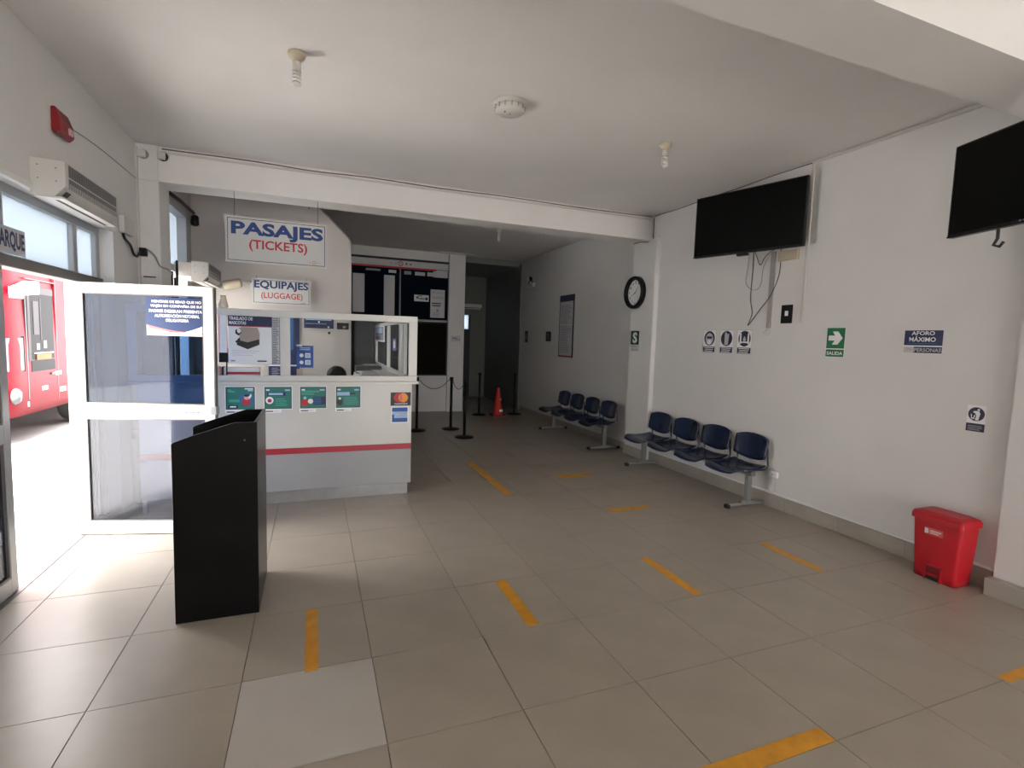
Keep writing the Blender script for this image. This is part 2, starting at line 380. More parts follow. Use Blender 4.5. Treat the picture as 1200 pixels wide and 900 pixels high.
# glazed entrance frame on x=-1.75 : transoms and fixed leaves
b = MB(); FX0, FX1 = -1.80, -1.72
b.box(FX0, FX1, 2.95, 5.47, 2.44, 2.51, ALUG, .004, 1)                  # head
b.box(FX0-.01, FX1+.02, 2.95, 5.47, 2.0, 2.075, ALUD, .004, 1)              # transom bar
for y in (2.95, 3.93, 4.955, 5.40): b.box(FX0, FX1, y-.0, y+.07, 2.075, 2.44, ALUG, .004, 1)
b.box(FX0+.01, FX1+.01, 4.95, 5.01, 0, 2.0, ALU, .004, 1); b.box(FX0, FX1, 5.40, 5.47, 0, 2.0, ALUG, .004, 1)
door_frame = struct('window_1', 'aluminium frame with transom lights over the entrance doors', b)
for k, (y0, y1) in enumerate(((3.02, 3.93), (4.0, 4.955), (5.025, 5.40))):
    q = MB(); q.box(-1.762, -1.756, y0, y1, 2.075, 2.44, FROST); q.build('pane', door_frame)
q = MB(); q.box(-1.64, XL+.012, 2.95, 5.5, 2.485, 2.53, ALU, .004, 1); q.build('cover_strip', door_frame)
q = MB(); q.box(-1.765, -1.755, 5.01, 5.40, .0, 2.0, ALUG); [q.box(-1.75, -1.738, 5.03+.06*i, 5.06+.06*i, .02, 1.98, ALU) for i in range(6)]; q.build('ribbed_panel', door_frame)
def leaf(name, label, L, gtop, gbot, fm, loc, rz):
    """aluminium door leaf: local x along its width, hinge at 0, front faces -y"""
    t = .02; f = MB()
    f.box(0, .075, -t, t, 0.008, 2.0, fm, .003, 1); f.box(L-.075, L, -t, t, .008, 2.0, fm, .003, 1)
    f.box(.075, L-.075, -t, t, 1.925, 2.0, fm, .003, 1); f.box(.075, L-.075, -t, t, .945, 1.06, fm, .003, 1); f.box(.075, L-.075, -t, t, .008, .112, fm, .003, 1)
    for (z0, z1) in ((.112, .945), (1.06, 1.925)):                           # glazing beads
        f.box(.075, .085, -t+.004, t-.004, z0, z1, ALUD); f.box(L-.085, L-.075, -t+.004, t-.004, z0, z1, ALUD)
        f.box(.085, L-.085, -t+.004, t-.004, z0, z0+.01, ALUD); f.box(.085, L-.085, -t+.004, t-.004, z1-.01, z1, ALUD)
    root = f.build(name, None, loc, rz); tag(root, label, None, None, 'structure')
    q = MB(); q.box(.085, L-.085, -.003, .003, .122, .935, gbot); q.build('lower_pane', root)
    q = MB(); q.box(.085, L-.085, -.003, .003, 1.07, 1.915, gtop); q.build('upper_pane', root)
    return root
d1 = leaf('door_1', 'open white aluminium glass door leaf with a blue notice', 1.03, GBLUE, GLOW, ALU, (-1.735, 4.93, 0), math.atan2(-.2476, .9689))
q = MB(); q.box(1.03, 1.04, -.018, .018, .01, 1.995, ALUD, .002, 1); q.box(1.0, 1.045, -.028, .028, .985, 1.05, ALUG, .003, 1); q.build('edge_strip', d1)
for z in (.12, .92, 1.8): q = MB(); q.lathe([(.011, z-.05), (.011, z+.05)], (-.006, -.018, 0), ALUG, 10); q.build('hinge', d1)
q = MB(); q.disc(.815, 1.0, .012, GREY, -.0205); q.rect(.835, .885, .995, 1.006, GREY, -.0205); q.disc(.905, 1.0, .014, GREY, -.0205, .009); q.build('small_sticker', d1)
# the blue notice
q = MB(); q.box(0, .445, -.002, 0, 0, .297, WHITE); nt_ = q.build('notice_sheet', d1, (.532, -.004, 1.608)); nt_['label'] = 'blue and white notice about minors travelling'
q = MB(); Y = -.0022
top = [(0, .297), (0, .085)]+[(.445*t, .085-.06*math.sin(PI*min(1, t*1.05))*1.0+.0*t) for t in [i/16 for i in range(1, 16)]]+[(.445, .075), (.445, .297)]
q.poly(top, NBLUE, Y)
q.poly([(.0, .085)]+[(.02+.30*t, .078-.047*math.sin(PI*.5*t)) for t in [i/8 for i in range(9)]]+[(.32, .024)]+[(.02+.30*t, .055-.03*math.sin(PI*.5*t)) for t in [1-i/8 for i in range(9)]], CORAL, Y-.0003)
q.build('print', nt_)
q = MB()
for s_, x0, x1, z0 in (('MENORES DE EDAD QUE NO', .04, .405, .252), ('VIAJEN EN COMPAÑIA DE SUS', .03, .415, .216), ('PADRES DEBERAN PRESENTAR', .02, .43, .180), ('AUTORIZACIÓN NOTARIAL', .06, .39, .143), ('OBLIGATORIA', .14, .31, .108)):
    q.text(s_, x0, x1, z0, z0+(.030 if 'Ñ' in s_ or 'Ó' in s_ else .024), WHITE, Y-.0006, .03)
q.ring(.37, .02, .013, .004, RED, Y-.0006); q.rect(.31, .325, .016, .022, GREY, Y-.0006); q.rect(.335, .345, .016, .022, GREY, Y-.0006); q.rect(.395, .41, .016, .024, GREY, Y-.0006)
q.build('lettering', nt_)
# neighbouring fixed leaves, closed in the door plane
leaf('door_2', 'closed grey aluminium door leaf at the left edge', 1.0, GDIM, GDIM, ALUG, (-1.745, 2.97, 0), PI/2)
# back room window in the left wall
b = MB(); wx0, wx1 = -1.62, -1.49
b.box(wx0, wx1, 6.585, 6.63, 1.0, 3.13, ALU); b.box(wx0, wx1, 7.60, 7.86, 1.0, 3.13, ALUG); b.box(wx0, wx1, 6.63, 7.6, 3.05, 3.13, ALUG); b.box(wx0, wx1, 6.63, 7.6, 1.0, 1.06, ALU); b.box(wx0, wx1, 6.63, 7.6, 2.32, 2.40, ALUG)
wn = struct('window_2', 'tall frosted window in the cream side wall', b)
q = MB(); q.box(-1.60, -1.594, 6.63, 7.60, 2.40, 3.05, FROST); q.build('pane', wn); q = MB(); q.box(-1.60, -1.594, 6.63, 7.60, 1.06, 2.32, GCLEAR); q.build('pane', wn)
# corridor end door with a lit transom
b = MB(); b.box(3.45, 3.50, 14.0, 14.09, 0, 2.33, BLACK); b.box(4.09, 4.13, 14.0, 14.09, 0, 2.33, BLACK); b.box(3.5, 4.09, 14.0, 14.09, 1.88, 1.93, BLACK)
b.box(3.5, 4.09, 14.03, 14.07, 0, 1.88, BLACK); dd = struct('door_5', 'black door with a lit transom at the corridor end', b)
q = MB(); q.box(3.5, 4.09, 14.05, 14.056, 1.93, 2.33, FROST); q.build('transom_pane', dd)

# ================================================================= objects
RW = -PI/2          # rotation of flat things on the right wall
def sheet(name, label, cat, loc, rz, w_, h_, t, m, group=None, bev=0):
    q = MB(); q.box(0, w_, -t, 0, 0, h_, m, bev, 1); o = q.build(name, None, loc, rz); return tag(o, label, cat, group)
def lines(q, x0, x1, z0, z1, n, m, y, seed=1, fill=.5):
    rr = random.Random(seed); st = (z1-z0)/n
    for i in range(n):
        q.rect(x0, x0+(x1-x0)*rr.uniform(.6, 1), z1-st*(i+1)+st*(1-fill)/2, z1-st*i-st*(1-fill)/2, m, y)

# ---- lectern
L = empty('lectern', (-.73, 3.235, 0), 'black slant-topped lectern standing in front of the ticket counter', 'lectern')
prof = [(0, 0), (.425, 0), (.425, 1.142), (.31, 1.142), (.105, 1.075), (.012, 1.04), (0, 1.03)]
for y0 in (0, .545):
    q = MB(); q.prism(prof, y0, y0+.018, LECT); o = q.build('side_panel', L)
    md = o.modifiers.new('b', 'BEVEL'); md.width = .0025; md.segments = 2
q = MB(); q.box(.407, .425, .018, .545, .0, 1.142, LECT, .002, 1); q.build('front_panel', L)
q = MB(); q.hexa([(.02, .018, .93), (.407, .018, 1.055), (.407, .545, 1.055), (.02, .545, .93), (.02, .018, .948), (.407, .018, 1.073), (.407, .545, 1.073), (.02, .545, .948)], LECT); q.build('reading_board', L)
q = MB(); q.box(.03, .407, .018, .545, .55, .568, LECT); q.build('shelf', L)
q = MB(); q.box(.05, .407, .018, .545, .03, .048, LECT); q.build('bottom_board', L)
q = MB(); q.lathe([(.005, 0), (.005, .002), (.003, .003)], (.36, -.003, 1.04), STEEL, 10, 'y'); q.build('screw_cap', L)

# ---- ticket counter
T = empty('ticket_counter', (0, 5.3, 0), 'white ticket counter with a red stripe and grey lower band', 'counter')
q = MB(); q.box(-1.43, .95, 0, .035, .55, 1.172, LAM, .002, 1); q.build('front_panel', T)
q = MB(); q.box(-1.43, .95, 0, .035, .13, .492, LAMG, .002, 1); q.build('lower_panel', T)
q = MB(); q.box(-1.43, .952, -.002, .035, .492, .55, REDSTR); q.build('red_stripe', T)
q = MB(); q.box(-1.40, .925, .055, .075, 0, .13, KICK); q.build('kick_plate', T)
q = MB(); q.box(-1.50, 1.015, -.04, .32, 1.172, 1.198, LAM, .003, 1); q.build('ledge', T)
T2 = empty('side_counter', (0, 5.3, 0), 'plain white side run of the ticket counter going back into the room', 'counter')
q = MB(); q.box(.74, 1.015, .325, 3.3, 1.172, 1.198, LAM, .003, 1); q.build('ledge', T2)
q = MB(); q.box(.915, .95, .035, 3.3, .13, 1.172, LAM, .002, 1); q.build('side_panel', T2)
q = MB(); q.box(.895, .925, .075, 3.28, 0, .13, KICK); q.build('side_kick_plate', T2)
q = MB(); q.box(-1.43, -1.395, .035, .6, 0, 1.172, LAM, .002, 1); q.build('end_panel', T)
q = MB(); q.box(-1.395, .915, .035, .70, .72, .745, LAM, .003, 1); q.build('inner_desk', T)
q = MB(); q.box(.52, .914, .71, 2.58, .72, .745, LAM, .003, 1); q.build('inner_desk', T2)
# ---- glazed screen on it
G = empty('counter_screen', (0, 5.32, 1.198), 'white framed glass screen standing on the ticket counter', 'screen')
q = MB(); q.box(-1.50, 1.0, -.02, .02, 0, .055, LAM, .003, 1); q.build('bottom_rail', G)
q = MB(); q.box(-1.50, 1.0, -.02, .02, .605, .668, LAM, .003, 1); q.build('top_rail', G)
for x0, x1 in ((-1.50, -1.43), (-.297, -.208), (.915, 1.0)):
    q = MB(); q.box(x0, x1, -.018, .018, .055, .605, LAM, .003, 1); q.build('post', G)
for x0, x1 in ((-1.43, -.297), (-.208, .915)):
    q = MB(); q.box(x0, x1, -.003, .003, .055, .605, GCLEAR); q.build('pane', G)
q = MB(); q.box(-1.43, -.76, -.0, .012, .617, .63, BLACK); q.build('sliding_track', G)
q = MB(); q.box(.935, .965, .02, 3.25, 0, .045, LAM); q.box(.935, .965, .02, 3.25, .605, .65, LAM); q.build('side_rail', G)
for y0 in (.42, .72, 1.75, 3.20):
    q = MB(); q.box(.93, .97, y0, y0+.06, .045, .605, LAM, .002, 1); q.build('side_post', G)
for y0, y1 in ((.02, .42), (.48, .72), (.78, 1.75), (1.81, 3.2)):
    q = MB(); q.box(.948, .952, y0, y1, .045, .605, GSIDE); q.build('side_pane', G)
# green posters on the front
def green(i, x0, x1, lab):
    w_, h_ = x1-x0, .222
    o = sheet('promotion_poster', lab, 'poster', (x0, 5.2995, .930), 0, w_, h_, .001, WHITE, 'green posters along the counter front')
    q = MB(); Y = -.001
    q.rect(.006, w_-.006, .006, h_-.006, BLACK, Y); q.rect(.012, w_-.012, .012, h_-.012, TEAL if i != 3 else TEAL, Y-.0004)
    q.rect(.02, .05, h_-.042, h_-.028, WHITE if i else TEAL2, Y-.0008); q.rect(w_-.065, w_-.02, h_-.045, h_-.03, SKYB, Y-.0008)
    if i == 0:
        q.rect(w_-.09, w_-.02, h_-.028, h_-.018, WHITE, Y-.001); q.disc(.175, .10, .058, BLUEM, Y-.001); q.disc(.175, .078, .034, RED, Y-.0014); q.disc(.178, .118, .022, PINK, Y-.0018); q.disc(.176, .136, .02, BLACK, Y-.0022, .012); q.poly([(.20, .10), (.22, .13), (.215, .155), (.195, .12)], WHITE, Y-.0022)
        q.rect(.025, .08, .165, .18, TEAL2, Y-.001); q.rect(.03, .13, .075, .1, TEAL2, Y-.0009); q.rect(.025, .105, .018, .046, NAVY, Y-.001); q.rect(.04, .09, .026, .038, WHITE, Y-.0014)
    if i == 1:
        q.rect(.03, .19, .13, .166, NAVY, Y-.001); q.rect(.042, .165, .138, .158, SKYB, Y-.0014); q.disc(.05, .088, .034, WHITE, Y-.001); q.disc(.05, .085, .018, RED, Y-.0014); lines(q, .10, .22, .03, .11, 4, TEAL2, Y-.001, 3)
    if i == 2:
        q.rect(.015, .18, .16, .178, TEAL2, Y-.001); q.rect(.015, .13, .138, .154, TEAL2, Y-.001); q.disc(.045, .06, .033, RED, Y-.001); q.disc(.05, .108, .014, SKYB, Y-.0014); q.disc(.10, .075, .024, WHITE, Y-.001); q.rect(.125, .235, .04, .12, NAVY, Y-.001); lines(q, .13, .225, .05, .115, 4, BLUEM, Y-.0014, 4)
    if i == 3:
        q.rect(.015, .135, .128, .162, SKYB, Y-.001); q.rect(.135, .19, .14, .155, BLACK, Y-.001); q.disc(.042, .065, .026, BLACK, Y-.001, .036); q.disc(.042, .098, .012, WHITE, Y-.0014); lines(q, .085, .225, .035, .115, 5, TEAL2, Y-.001, 5)
    q.build('print', o)
    q = MB(); q.rect(.0, .15, -.03, -.0, WHITE, 0); q.rect(.012, .08, -.022, -.012, BLACK, -.0004); q.rect(.085, .13, -.018, -.014, GREY, -.0004); q.build('caption_strip', o)
green(0, -.762, -.509, 'green poster with pink and blue round portrait, nearest the glass door')
green(1, -.440, -.192, 'green poster with white round badge and navy title')
green(2, -.130, .119, 'green poster with red and white figures and a navy block')
green(3, .198, .442, 'green poster with a black figure, nearest the card stickers')
o = sheet('card_sticker', 'black sticker with overlapping red and orange circles on the counter', 'sticker', (.734, 5.2995, .948), 0, .205, .137, .001, BLACK)
q = MB(); q.disc(.082, .082, .049, RED, -.001); q.disc(.128, .082, .049, ORANGE, -.0014); q.poly([(.105+.018*math.cos(a)*.8, .082+.043*math.sin(a)) for a in [2*PI*i/16 for i in range(16)]], CORAL, -.0018); q.build('circles', o)
q = MB(); q.text('mastercard', .04, .17, .012, .028, WHITE, -.001, .02); q.build('lettering', o)
o = sheet('card_sticker', 'blue square sticker with white card lettering on the counter', 'sticker', (.742, 5.2995, .768), 0, .175, .168, .001, WHITE)
q = MB(); q.rect(.008, .167, .008, .160, BLUE, -.001); q.rect(.008, .167, .05, .118, SKYB, -.0013); q.poly([(.008, .05), (.03, .05), (.03, .088), (.008, .088)], BLUE, -.0016); q.build('print', o)
q = MB(); q.text('AMERICAN', .035, .163, .088, .112, WHITE, -.0018, .03); q.text('EXPRESS', .05, .163, .056, .080, WHITE, -.0018, .03); q.text('AMERICAN', .037, .161, .0885, .1115, BLUE, -.0022, -.005); q.text('EXPRESS', .052, .161, .0565, .0795, BLUE, -.0022, -.005); q.build('lettering', o)
# things behind the glass
o = sheet('pet_carrier_poster', 'poster with a tan pet carrier under a navy heading behind the screen', 'poster', (-.735, 5.345, 1.36), 0, .365, .475, .002, WHITE)
q = MB(); Y = -.002
q.rect(0, .365, .350, .475, NAVY, Y); q.rect(0, .365, .344, .352, RED, Y-.0004)
q.prism([(.07, .175), (.16, .135), (.26, .18), (.26, .25), (.24, .262), (.11, .262), (.075, .225)], Y-.0002, Y-.0003, BLACK)
q.poly([(.10, .215), (.16, .20), (.262, .232), (.262, .285), (.245, .338), (.11, .342), (.085, .30)], TAN, Y-.0008)
q.poly([(.06, .31), (.10, .335), (.11, .285), (.085, .26), (.06, .28)], BLACK, Y-.0012); q.disc(.09, .305, .016, WHITE, Y-.0016, .022); q.disc(.072, .205, .012, BLACK, Y-.0012)
for i, z in enumerate((.118, .098, .078)): q.rect(.03, .26-.03*i, z, z+.004, PINK, Y-.0004)
q.rect(.24, .32, .02, .032, BLACK, Y-.0004); q.rect(.02, .055, .02, .034, GREY, Y-.0004); q.build('print', o)
q = MB(); q.text('TRASLADO DE', -.02+.03, .205, .403, .434, WHITE, Y-.0008, .03); q.text('MASCOTAS', .01, .15, .363, .393, WHITE, Y-.0008, .03); q.build('lettering', o)
o = sheet('paper_notice', 'narrow pinkish white paper strip beside the black card terminal', 'paper', (-.815, 5.345, 1.46), 0, .075, .40, .001, PINK)
q = MB(); q.rect(.015, .068, .0, .385, WHITE, -.001); q.build('print', o)
o = empty('card_terminal', (-.76, 5.42, 1.198), 'small black terminal on a thin black pole behind the screen', 'device')
q = MB(); q.lathe([(.03, 0), (.03, .006), (.006, .010), (.006, .17)], (0, 0, 0), BLACKP, 16); q.build('pole', o)
q = MB(); q.box(-.06, .055, -.03, .02, .17, .30, BLACKP, .006, 2); q.build('housing', o)
q = MB(); q.box(.04, .052, -.034, -.02, .30, .65, BLACKP, .002, 1); q.build('upright_bar', o)
q = MB(); q.disc(.03, .27, .008, GREY, -.0305); q.build('button', o); q = MB(); q.disc(.03, .2, .006, GREY, -.0305); q.build('button', o)
o = empty('leaflet_box', (-.64, 5.50, 1.198), 'white box with a red band lying behind the glass', 'box')
q = MB(); q.box(-.15, .15, -.05, .05, 0, .12, WHITE, .004, 1); q.build('carton', o)
q = MB(); q.box(-.125, .151, -.0515, .0515, .055, .078, RED); q.build('band', o)
q = MB(); q.lathe([(.028, 0), (.03, .003), (.028, .125)], (-.20, -.01, 0), PINK, 18); q.build('roll', o)
q = MB(); q.box(-.165, -.15, -.052, .05, .0, .125, BLACK); q.build('end_cap', o)
o = sheet('app_notice', 'small blue notice with white icons taped on the screen glass', 'notice', (-.155, 5.335, 1.330), 0, .152, .212, .001, BLUE)
q = MB(); q.rect(.0, .05, .203, .222, WHITE, -.001); lines(q, .03, .125, .165, .198, 2, SKYB, -.001, 2); q.disc(.045, .118, .018, WHITE, -.001); q.disc(.045, .05, .018, WHITE, -.001)
for z in (.095, .028): q.rect(.077, .125, z, z+.045, WHITE, -.001); q.rect(.083, .119, z+.006, z+.039, SKYB, -.0014)
q.build('icons', o)
q = MB(); q.box(.0, .055, -.0005, .0, -.085, -.012, TAN); q.build('small_label', o)
o = sheet('banner', 'tall navy banner with a grey text column on the booth wall', 'banner', (-.59, 7.905, 1.02), 0, .40, .92, .006, NAVY)
q = MB(); q.rect(.0, .40, .90, .92, RED, -.006); q.rect(.05, .14, .2, .88, GREY, -.006); lines(q, .055, .135, .21, .87, 26, NAVY, -.0064, 5, .4); q.rect(.0, .40, .17, .19, WHITE, -.006); q.rect(.25, .32, .4, .88, BLUEM, -.006); q.rect(.17, .25, .45, .46, SKYB, -.006); lines(q, .04, .15, .03, .15, 5, GREY, -.0064, 8); q.build('print', o)
o = sheet('wall_header', 'dark blue header panel on the booth wall with white marks', 'sign', (-.13, 7.905, 1.74), 0, .40, .20, .008, NAVY)
q = MB(); q.rect(.02, .37, .115, .13, SKYB, -.008); q.rect(.02, .30, .06, .07, GREY, -.008); q.disc(.12, .165, .018, WHITE, -.0084); q.disc(.2, .09, .012, WHITE, -.0084); q.disc(.33, .02, .012, WHITE, -.0084); q.rect(.16, .38, .15, .19, BLACK, -.0082); q.build('print', o)
ang = 0
def onslant(name, label, cat, px, py, z, w_, h_, m, t=.02):
    q = MB(); q.box(-w_/2, w_/2, -t, 0, 0, h_, m, .002, 1); o = q.build(name, None, (px+.003, py-.003, z), ang); return tag(o, label, cat)
o = onslant('wall_device', 'dark control panel with a small lit display on the cream wall', 'device', .393, 7.905, 1.735, .165, .095, BLACKP)
q = MB(); q.rect(.0, .04, .02, .05, GREY, -.0205); q.build('display', o)
onslant('door_knob_plate', 'small black latch on the cream wall behind the booth', 'latch', .205, 7.92, 1.66, .03, .035, BLACKP)
# notice and round sticker on the side screen
o = sheet('framed_notice', 'white framed notice on the side screen of the booth', 'notice', (.929, 8.50, 1.575), RW, 1.15, .235, .012, WHITE)
q = MB(); q.rect(.05, 1.10, .02, .215, GREY, -.012); q.rect(.1, 1.05, .10, .115, BLACK, -.0124); q.rect(.2, .9, .13, .20, SKYB, -.0124); q.rect(.12, .8, .03, .085, NAVY, -.0124); q.build('print', o)
o = sheet('round_sticker', 'purple sticker with a white round emblem on the side screen', 'sticker', (.944, 6.68, 1.482), RW, .30, .15, .001, PURPLE)
q = MB(); q.disc(.15, .075, .085, WHITE, -.001, .05); q.disc(.15, .075, .03, PINK, -.0014, .018); q.build('emblem', o)
# desk things
for (x, y, z, sx, sy, h, m, nm, lab) in ((.71, 7.0, .7455, .38, .9, .40, LAM, 'document_cabinet', 'white desk cabinet against the side screen of the booth'),):
    q = MB(); q.box(-sx/2, sx/2, -sy/2, sy/2, 0, h, m, .004, 1); o = q.build(nm, None, (x, y, z)); tag(o, lab, 'cabinet')
    q = MB(); q.box(-sx/2-.004, -sx/2, -sy/2+.02, 0-.01, .03, h-.03, m); q.box(-sx/2-.004, -sx/2, .01, sy/2-.02, .03, h-.03, m); q.build('door_panel', o)
for k, (dx, dy, a, m) in enumerate(((0, 0, .1, PAPER), (.01, .01, -.1, WHITE), (-.01, .0, .25, PAPER))):
    q = MB(); q.box(-.15, .15, -.11, .11, 0, .016, m); o = q.build('paper_pile', None, (.70+dx, 6.85+dy, 1.146+.0165*k), a); tag(o, ['lowest paper pile on the booth cabinet', 'middle paper pile on the booth cabinet', 'topmost paper pile on the booth cabinet'][k], 'papers')
o = empty('desk_printer', (.70, 7.28, 1.1455), 'dark desk printer on the booth cabinet', 'printer')
q = MB(); q.box(-.17, .17, -.13, .13, 0, .10, BLACKP, .01, 2); q.build('housing', o); q = MB(); q.box(-.12, .12, -.16, -.13, .02, .03, GREY); q.build('paper_tray', o)

# ---- the clerk behind the counter
CH = empty('office_chair', (.22, 6.35, 0), 'black office chair under the bowed clerk', 'chair')
q = MB(); q.box(-.23, .23, -.22, .22, .42, .49, BLACKP, .03, 3); q.build('seat', CH)
q = MB(); q.box(-.20, .20, .24, .28, .58, 1.0, BLACKP, .02, 3); q.build('backrest', CH)
q = MB(); q.tube([(0, .18, .44), (0, .30, .46), (0, .29, .70)], .018, STEEL); q.build('back_bracket', CH)
q = MB(); q.lathe([(.025, .09), (.025, .42)], (0, 0, 0), STEEL, 12); q.build('gas_column', CH)
for i in range(5):
    a = 2*PI*i/5+.3; q = MB(); q.tube([(0, 0, .10), (.26*math.cos(a), .26*math.sin(a), .065)], .016, BLACKP); q.build('foot_arm', CH)
    q = MB(); q.lathe([(.026, -.012), (.026, .012)], (.26*math.cos(a), .26*math.sin(a), .026), RUB, 14, 'y'); q.build('castor', CH)
def skin_mesh(name, verts, edges, radii, m, parent, sub=2, root=0):
    me = bpy.data.meshes.new(name); me.from_pydata(verts, edges, []); me.materials.append(m)
    o = bpy.data.objects.new(name, me); COL.objects.link(o); o.parent = parent
    md = o.modifiers.new('skin', 'SKIN'); md.use_smooth_shade = True
    sv = me.skin_vertices[0].data
    for i, r in enumerate(radii): sv[i].radius = r if isinstance(r, tuple) else (r, r)
    sv[root].use_root = True
    s2 = o.modifiers.new('sub', 'SUBSURF'); s2.levels = sub; s2.render_levels = sub
    return o
P = empty('person', (.22, 6.33, 0), 'person with short black hair bowed over the desk behind the glass', 'person')
V = [(0, 0, .53), (0, .0, .72), (0, -.04, .92), (.0, -.10, 1.03), (.0, -.15, 1.10), (.01, -.20, 1.15), (.02, -.27, 1.19), (.03, -.31, 1.17),     # 0-7 spine, neck, head
     (.17, -.07, 1.02), (.27, -.14, .84), (.19, -.36, .79), (.12, -.42, .785), (-.17, -.07, 1.02), (-.27, -.14, .84), (-.16, -.37, .79), (-.08, -.43, .785),
     (.10, -.04, .53), (.13, -.36, .53), (.13, -.38, .12), (.13, -.48, .05), (-.10, -.04, .53), (-.13, -.36, .53), (-.13, -.38, .12), (-.13, -.48, .05)]
E_ = [(0, 1), (1, 2), (2, 3), (3, 4), (4, 5), (5, 6), (6, 7), (3, 8), (8, 9), (9, 10), (10, 11), (3, 12), (12, 13), (13, 14), (14, 15), (0, 16), (16, 17), (17, 18), (18, 19), (0, 20), (20, 21), (21, 22), (22, 23)]
Rr = [(.15, .11), (.13, .10), (.14, .10), (.09, .08), .05, .055, .088, .07, .055, .04, .03, .028, .055, .04, .03, .028, .085, .065, .04, .035, .085, .065, .04, .035]
body = skin_mesh('body', V, E_, Rr, SKIN, P)
for sx, bx, nm in ((1, .12, 'right'), (-1, -.08, 'left')):                            # five fingers from one palm, resting on the desk
    fv, fe, fr = [(bx, -.425, .785)], [], [.026]
    for k in range(4):
        i = len(fv); L4 = (.045, .055, .05, .04)[k]; x = bx+(k-1.5)*.019
        fv += [(x, -.45, .782), (x, -.45-L4*.55, .776), (x, -.45-L4, .764)]; fe += [(0, i), (i, i+1), (i+1, i+2)]; fr += [.0095, .0085, .007]
    i = len(fv); fv += [(bx-sx*.03, -.43, .78), (bx-sx*.05, -.45, .772), (bx-sx*.055, -.47, .765)]; fe += [(0, i), (i, i+1), (i+1, i+2)]; fr += [.011, .0095, .008]
    skin_mesh('hand', fv, fe, fr, SKIN, P, 1)
SV = [V[i] for i in (0, 1, 2, 3)]+[V[8], V[9], (.23, -.25, .81), V[12], V[13], (-.215, -.25, .81)]
skin_mesh('shirt', SV, [(0, 1), (1, 2), (2, 3), (3, 4), (4, 5), (5, 6), (3, 7), (7, 8), (8, 9)], [(.16, .12), (.14, .11), (.15, .11), (.095, .085), .068, .055, .048, .068, .055, .048], SHIRT, P)
TR = [V[0], V[16], V[17], V[18], V[20], V[21], V[22]]
skin_mesh('trousers', TR, [(0, 1), (1, 2), (2, 3), (0, 4), (4, 5), (5, 6)], [(.155, .115), .095, .075, .055, .095, .075, .055], INK, P)
q = MB()                                                                             # hair cap over crown and back of the head
def hair(u, v):
    a = 2*PI*u; ph = v*PI*.56; r = 1+.035*math.sin(7*a)*math.sin(ph)+.02*math.sin(13*a+3*ph)
    return Vector((.02, -.265, 1.20))+Matrix.Rotation(.45, 3, 'X') @ Vector((.104*math.sin(ph)*math.cos(a)*r, .115*math.sin(ph)*math.sin(a)*r, .108*math.cos(ph)*r))
q.shape(hair, 28, 12, -.012, HAIR); q.build('hair', P)
for s_ in (-1, 1):
    q = MB(); q.lathe([(.006, -.01), (.017, -.004), (.019, .004), (.008, .01)], (.02+s_*.092, -.27, 1.155), SKIN, 12, 'x'); q.build('ear', P)
q = MB(); q.box(-.03, .075, -.392, -.376, 1.09, 1.15, WHITE, .02, 3); q.build('face_mask', P)
for s_ in (-1, 1):
    q = MB(); q.disc(.025+s_*.032, 1.165, .012, WHITE, -.383, .006); q.disc(.025+s_*.032, 1.165, .006, BLACK, -.3835); q.build('eye', P)
q = MB(); q.lathe([(.002, 0), (.012, .012), (.01, .03)], (.025, -.40, 1.14), SKIN, 10); q.build('nose', P)

# ---- hanging signs
def hanging(name, label, loc, w_, h_, rows, wires, ztop, bm=WHITE):
    o = sheet(name, label, 'sign', loc, 0, w_, h_, .012, bm)
    q = MB(); t = .006
    for (a, b_, c_, d_) in ((.02, w_-.02, .02, .02+t), (.02, w_-.02, h_-.02-t, h_-.02), (.02, .02+t, .02, h_-.02), (w_-.02-t, w_-.02, .02, h_-.02)): q.rect(a, b_, c_, d_, INK, -.012)
    q.build('border', o)
    q = MB()
    for st, x0, x1, z0, z1, m, bo in rows: q.text(st, x0, x1, z0, z1, m, -.0125, bo)
    q.build('lettering', o)
    for x in wires: q = MB(); q.tube([(x, -.006, h_-.004), (x, -.006, ztop-loc[2])], .0022, BLACK, 6); q.build('wire', o)
    return o
SIGNB = mat('sign_blue', (.011, .045, .21), rough=.45)
PSG = mat('sign_panel', (.56, .56, .55), rough=.4)
o = hanging('hanging_sign', 'large hanging sign reading PASAJES (TICKETS) under the beam', (-.866, 6.22, 2.392), 1.005, .480,
        (('PASAJES', .055, .965, .255, .430, SIGNB, .04), ('(TICKETS)', .225, .80, .125, .250, RED, .02)), (.09, .91), ZB+.002, PSG)
q = MB(); q.ring(.87, .055, .02, .006, CORAL, -.0125); q.rect(.82, .832, .05, .06, GREY, -.0125); q.rect(.9, .91, .05, .06, GREY, -.0125); q.rect(.925, .932, .05, .06, GREY, -.0125); q.build('emblem', o)
o = hanging('hanging_sign', 'smaller sign reading EQUIPAJES (LUGGAGE) on the booth wall', (-.785, 7.86, 2.043), .745, .350,
        (('EQUIPAJES', .03, .715, .190, .322, NBLUE, .03), ('(LUGGAGE)', .115, .64, .06, .165, RED, .01)), (.06, .69), 2.43, PSG)
q = MB(); q.rect(.62, .68, .03, .04, GREY, -.0125); q.build('emblem', o)

